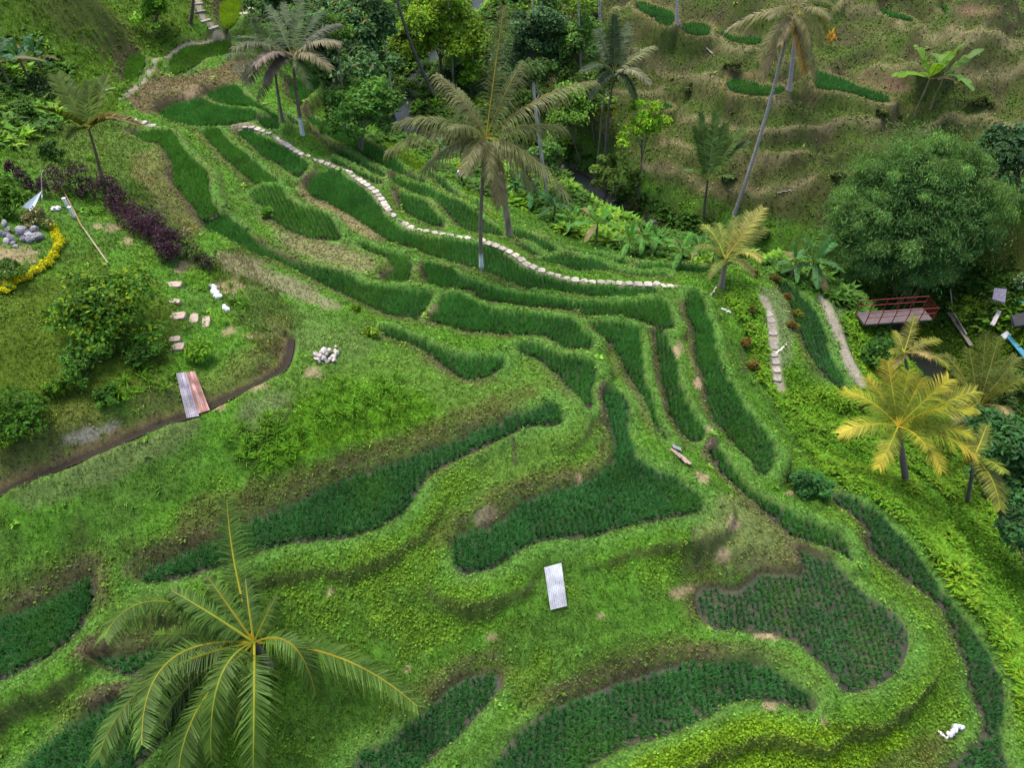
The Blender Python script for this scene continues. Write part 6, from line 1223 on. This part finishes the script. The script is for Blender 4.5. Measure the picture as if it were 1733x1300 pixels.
# orange dead leaves
for x, y, w, h_, lab in ((703,78,11,9,'orange dead frond hanging behind the leaning dark trunk'),(1406,66,8,12,'orange withered leaf on the far hill beside the tall palm')):
    P = G(x, y+14); c = at_y(x, y, P[1]); dep = project(c[None])[2][0]; r = w*dep/FPX
    root = empty('dead_leaf', P, lab, 'dead leaf'); fb = Buf(); leaf_cloud(fb, [(c, np.array([r, r*.7, h_*dep/FPX]), 1.)], 90, .25, (.38, .19, .015), droopy=.6, slim=.3); fb.build('foliage', foliage, parent=root, origin=P)
    tb = Buf(); tube(tb, [P-np.array([0, 0, .1]), (P+c)/2+np.array([.05, 0, 0]), c], .05, 5, (.2, .14, .06)); tb.build('stem', bark, parent=root, origin=P)
# ------------------------------------------------------------------ the person on the bank
skin = solidmat('skin', rough=.6, var=.05, bump=0); wear = solidmat('clothing', rough=.9, var=.1, bump=.2)
def skinmesh(name, V, E, Rr, col, mat, parent, root_i=0, sub=1):
    me = bpy.data.meshes.new(name); me.from_pydata([tuple(float(a) for a in v) for v in V], E, []); o = bpy.data.objects.new(name, me); COL.objects.link(o)
    me.materials.append(mat); m = o.modifiers.new('grow', 'SKIN'); m.use_smooth_shade = True
    if not me.skin_vertices: return o
    for k, r in enumerate(Rr):
        d = me.skin_vertices[0].data[k]; d.radius = (r, r) if np.isscalar(r) else r; d.use_root = k == root_i
    s = o.modifiers.new('smooth', 'SUBSURF'); s.levels = sub; s.render_levels = sub
    o.parent = parent; return o
def plainmat(name, c, rough=.8):
    m, nt, N = nodemat(name); p = N('ShaderNodeBsdfPrincipled'); p.inputs['Base Color'].default_value = (*c, 1); p.inputs['Roughness'].default_value = rough; o = N('ShaderNodeOutputMaterial')
    n = N('ShaderNodeTexNoise'); n.inputs['Scale'].default_value = 30; b = N('ShaderNodeBump'); b.inputs['Strength'].default_value = .15; b.inputs['Distance'].default_value = .01; nt.links.new(n.outputs['Fac'], b.inputs['Height']); nt.links.new(b.outputs[0], p.inputs['Normal'])
    nt.links.new(p.outputs[0], o.inputs[0]); return m
Bp = G(780,314); person = empty('person', Bp, 'person in red cap, white top and dark trousers standing on the grassy bank', 'person'); person.rotation_euler = (0, 0, R(20))
J = dict(pel=(0,0,.92), chest=(0,-.01,1.25), neck=(0,-.01,1.44), head=(0,-.03,1.56), crown=(0,-.03,1.68), sl=(-.18,0,1.39), el=(-.25,.02,1.12), wl=(-.24,-.10,.90), hl=(-.235,-.13,.83), sr=(.18,0,1.39), er=(.26,.0,1.13), wr=(.20,-.16,.98), hr=(.17,-.21,.95),
         pl=(-.09,0,.88), kl=(-.11,-.03,.48), al=(-.11,.02,.09), tl=(-.12,-.13,.04), pr=(.09,0,.88), kr=(.11,-.04,.48), ar=(.12,.0,.09), tr=(.13,-.15,.04))
nm = list(J); ix = {k: a for a, k in enumerate(nm)}; E = [(ix[a], ix[b]) for a, b in (('pel','chest'),('chest','neck'),('neck','head'),('head','crown'),('chest','sl'),('sl','el'),('el','wl'),('wl','hl'),('chest','sr'),('sr','er'),('er','wr'),('wr','hr'),('pel','pl'),('pl','kl'),('kl','al'),('al','tl'),('pel','pr'),('pr','kr'),('kr','ar'),('ar','tr'))]
RD = dict(pel=.125, chest=.13, neck=.055, head=.098, crown=.06, sl=.06, el=.042, wl=.03, hl=.035, sr=.06, er=.042, wr=.03, hr=.035, pl=.085, kl=.058, al=.042, tl=.035, pr=.085, kr=.058, ar=.042, tr=.035)
skinmesh('body', [J[k] for k in nm], E, [RD[k] for k in nm], None, plainmat('warm_skin', (.30, .17, .11)), person)
V = [J[k] for k in ('pel', 'chest', 'neck', 'sl', 'el', 'sr', 'er')]; V[2] = (0, -.01, 1.40); V[4] = (-.225, .013, 1.20); V[6] = (.235, 0, 1.20); V[0] = (0, 0, .90)
skinmesh('shirt', V, [(0,1),(1,2),(1,3),(3,4),(1,5),(5,6)], [.15, .155, .075, .08, .065, .08, .065], None, plainmat('white_shirt', (.68, .66, .70)), person)
V = [(0,0,.93), J['pl'], J['kl'], (-.11,.02,.14), J['pr'], J['kr'], (.12,.0,.14)]
skinmesh('trousers', V, [(0,1),(1,2),(2,3),(0,4),(4,5),(5,6)], [.145, .105, .075, .06, .105, .075, .06], None, plainmat('dark_trousers', (.03, .028, .04)), person)
b = Buf(); th = np.linspace(0, 2*np.pi, 15)[:-1]; rings = [(.135, 1.615), (.13, 1.66), (.10, 1.71), (.03, 1.735)]
tube(b, [(0, -.03, z) for r, z in rings], [r for r, z in rings], 14, (.50, .03, .035)); b.add(np.array([(-.09, -.14, 1.625), (.09, -.14, 1.625), (.06, -.27, 1.605), (-.06, -.27, 1.605), (-.09, -.14, 1.612), (.09, -.14, 1.612), (.06, -.27, 1.592), (-.06, -.27, 1.592)]), [[0, 1, 2, 3], [7, 6, 5, 4], [0, 4, 5, 1], [1, 5, 6, 2], [2, 6, 7, 3], [3, 7, 4, 0]], (.45, .025, .03))
hat = b.build('cap', wear, smooth=True); hat.parent = person; hat.location = (0, 0, 0)

# boulders in the stream
for k in range(34):
    t = rng.uniform(.01, .62)*(len(rxy)-1); a = rxy[int(t)]; s = rng.uniform(.25, .7); rock('stream_boulder', (a[0]+rng.normal(0, .9), a[1]+rng.normal(0, .5), a[2]-.1), (s, s*.8, s*.6), np.array((.10, .09, .08))*rng.uniform(.6, 1.3), 'dark wet boulder in the shaded stream', 'boulders in the stream', 'boulder')
# ------------------------------------------------------------------ light and camera
wd = bpy.data.worlds.new('World'); SC.world = wd; wd.use_nodes = True; nt = wd.node_tree
bg = nt.nodes['Background']; sk = nt.nodes.new('ShaderNodeTexSky'); sk.sky_type = 'NISHITA'; sk.sun_disc = False
SUN_EL, SUN_AZ = R(70), R(-40)   # azimuth the light comes from, clockwise from +Y
sk.sun_elevation = SUN_EL; sk.sun_rotation = SUN_AZ; sk.air_density = 1.2; sk.dust_density = 3.5; sk.ozone_density = 1.0
nt.links.new(sk.outputs[0], bg.inputs['Color']); bg.inputs['Strength'].default_value = .15
sl = bpy.data.lights.new('sun', 'SUN'); sl.energy = 1.9; sl.angle = R(30); sl.color = (1, .96, .88)
so = bpy.data.objects.new('sun', sl); COL.objects.link(so)
dv = Vector((math.sin(SUN_AZ)*math.cos(SUN_EL), math.cos(SUN_AZ)*math.cos(SUN_EL), math.sin(SUN_EL)))
so.rotation_euler = dv.to_track_quat('Z', 'Y').to_euler(); so.location = (0, 0, 60)
cd = bpy.data.cameras.new('camera'); cd.sensor_width = 36; cd.lens = FPX*36/1733; cd.clip_end = 600; cd.clip_start = .1
co = bpy.data.objects.new('camera', cd); COL.objects.link(co); co.location = CAM; co.rotation_euler = (math.pi/2-PITCH, 0, 0)
SC.camera = co
SC.view_settings.view_transform = 'Standard'; SC.view_settings.look = 'None'; SC.view_settings.gamma = 1; SC.view_settings.use_curve_mapping = False
SC.view_settings.exposure = 1.42
SC.cycles.max_bounces = 6; SC.cycles.diffuse_bounces = 3; SC.cycles.transmission_bounces = 3; SC.cycles.caustics_reflective = False; SC.cycles.caustics_refractive = False
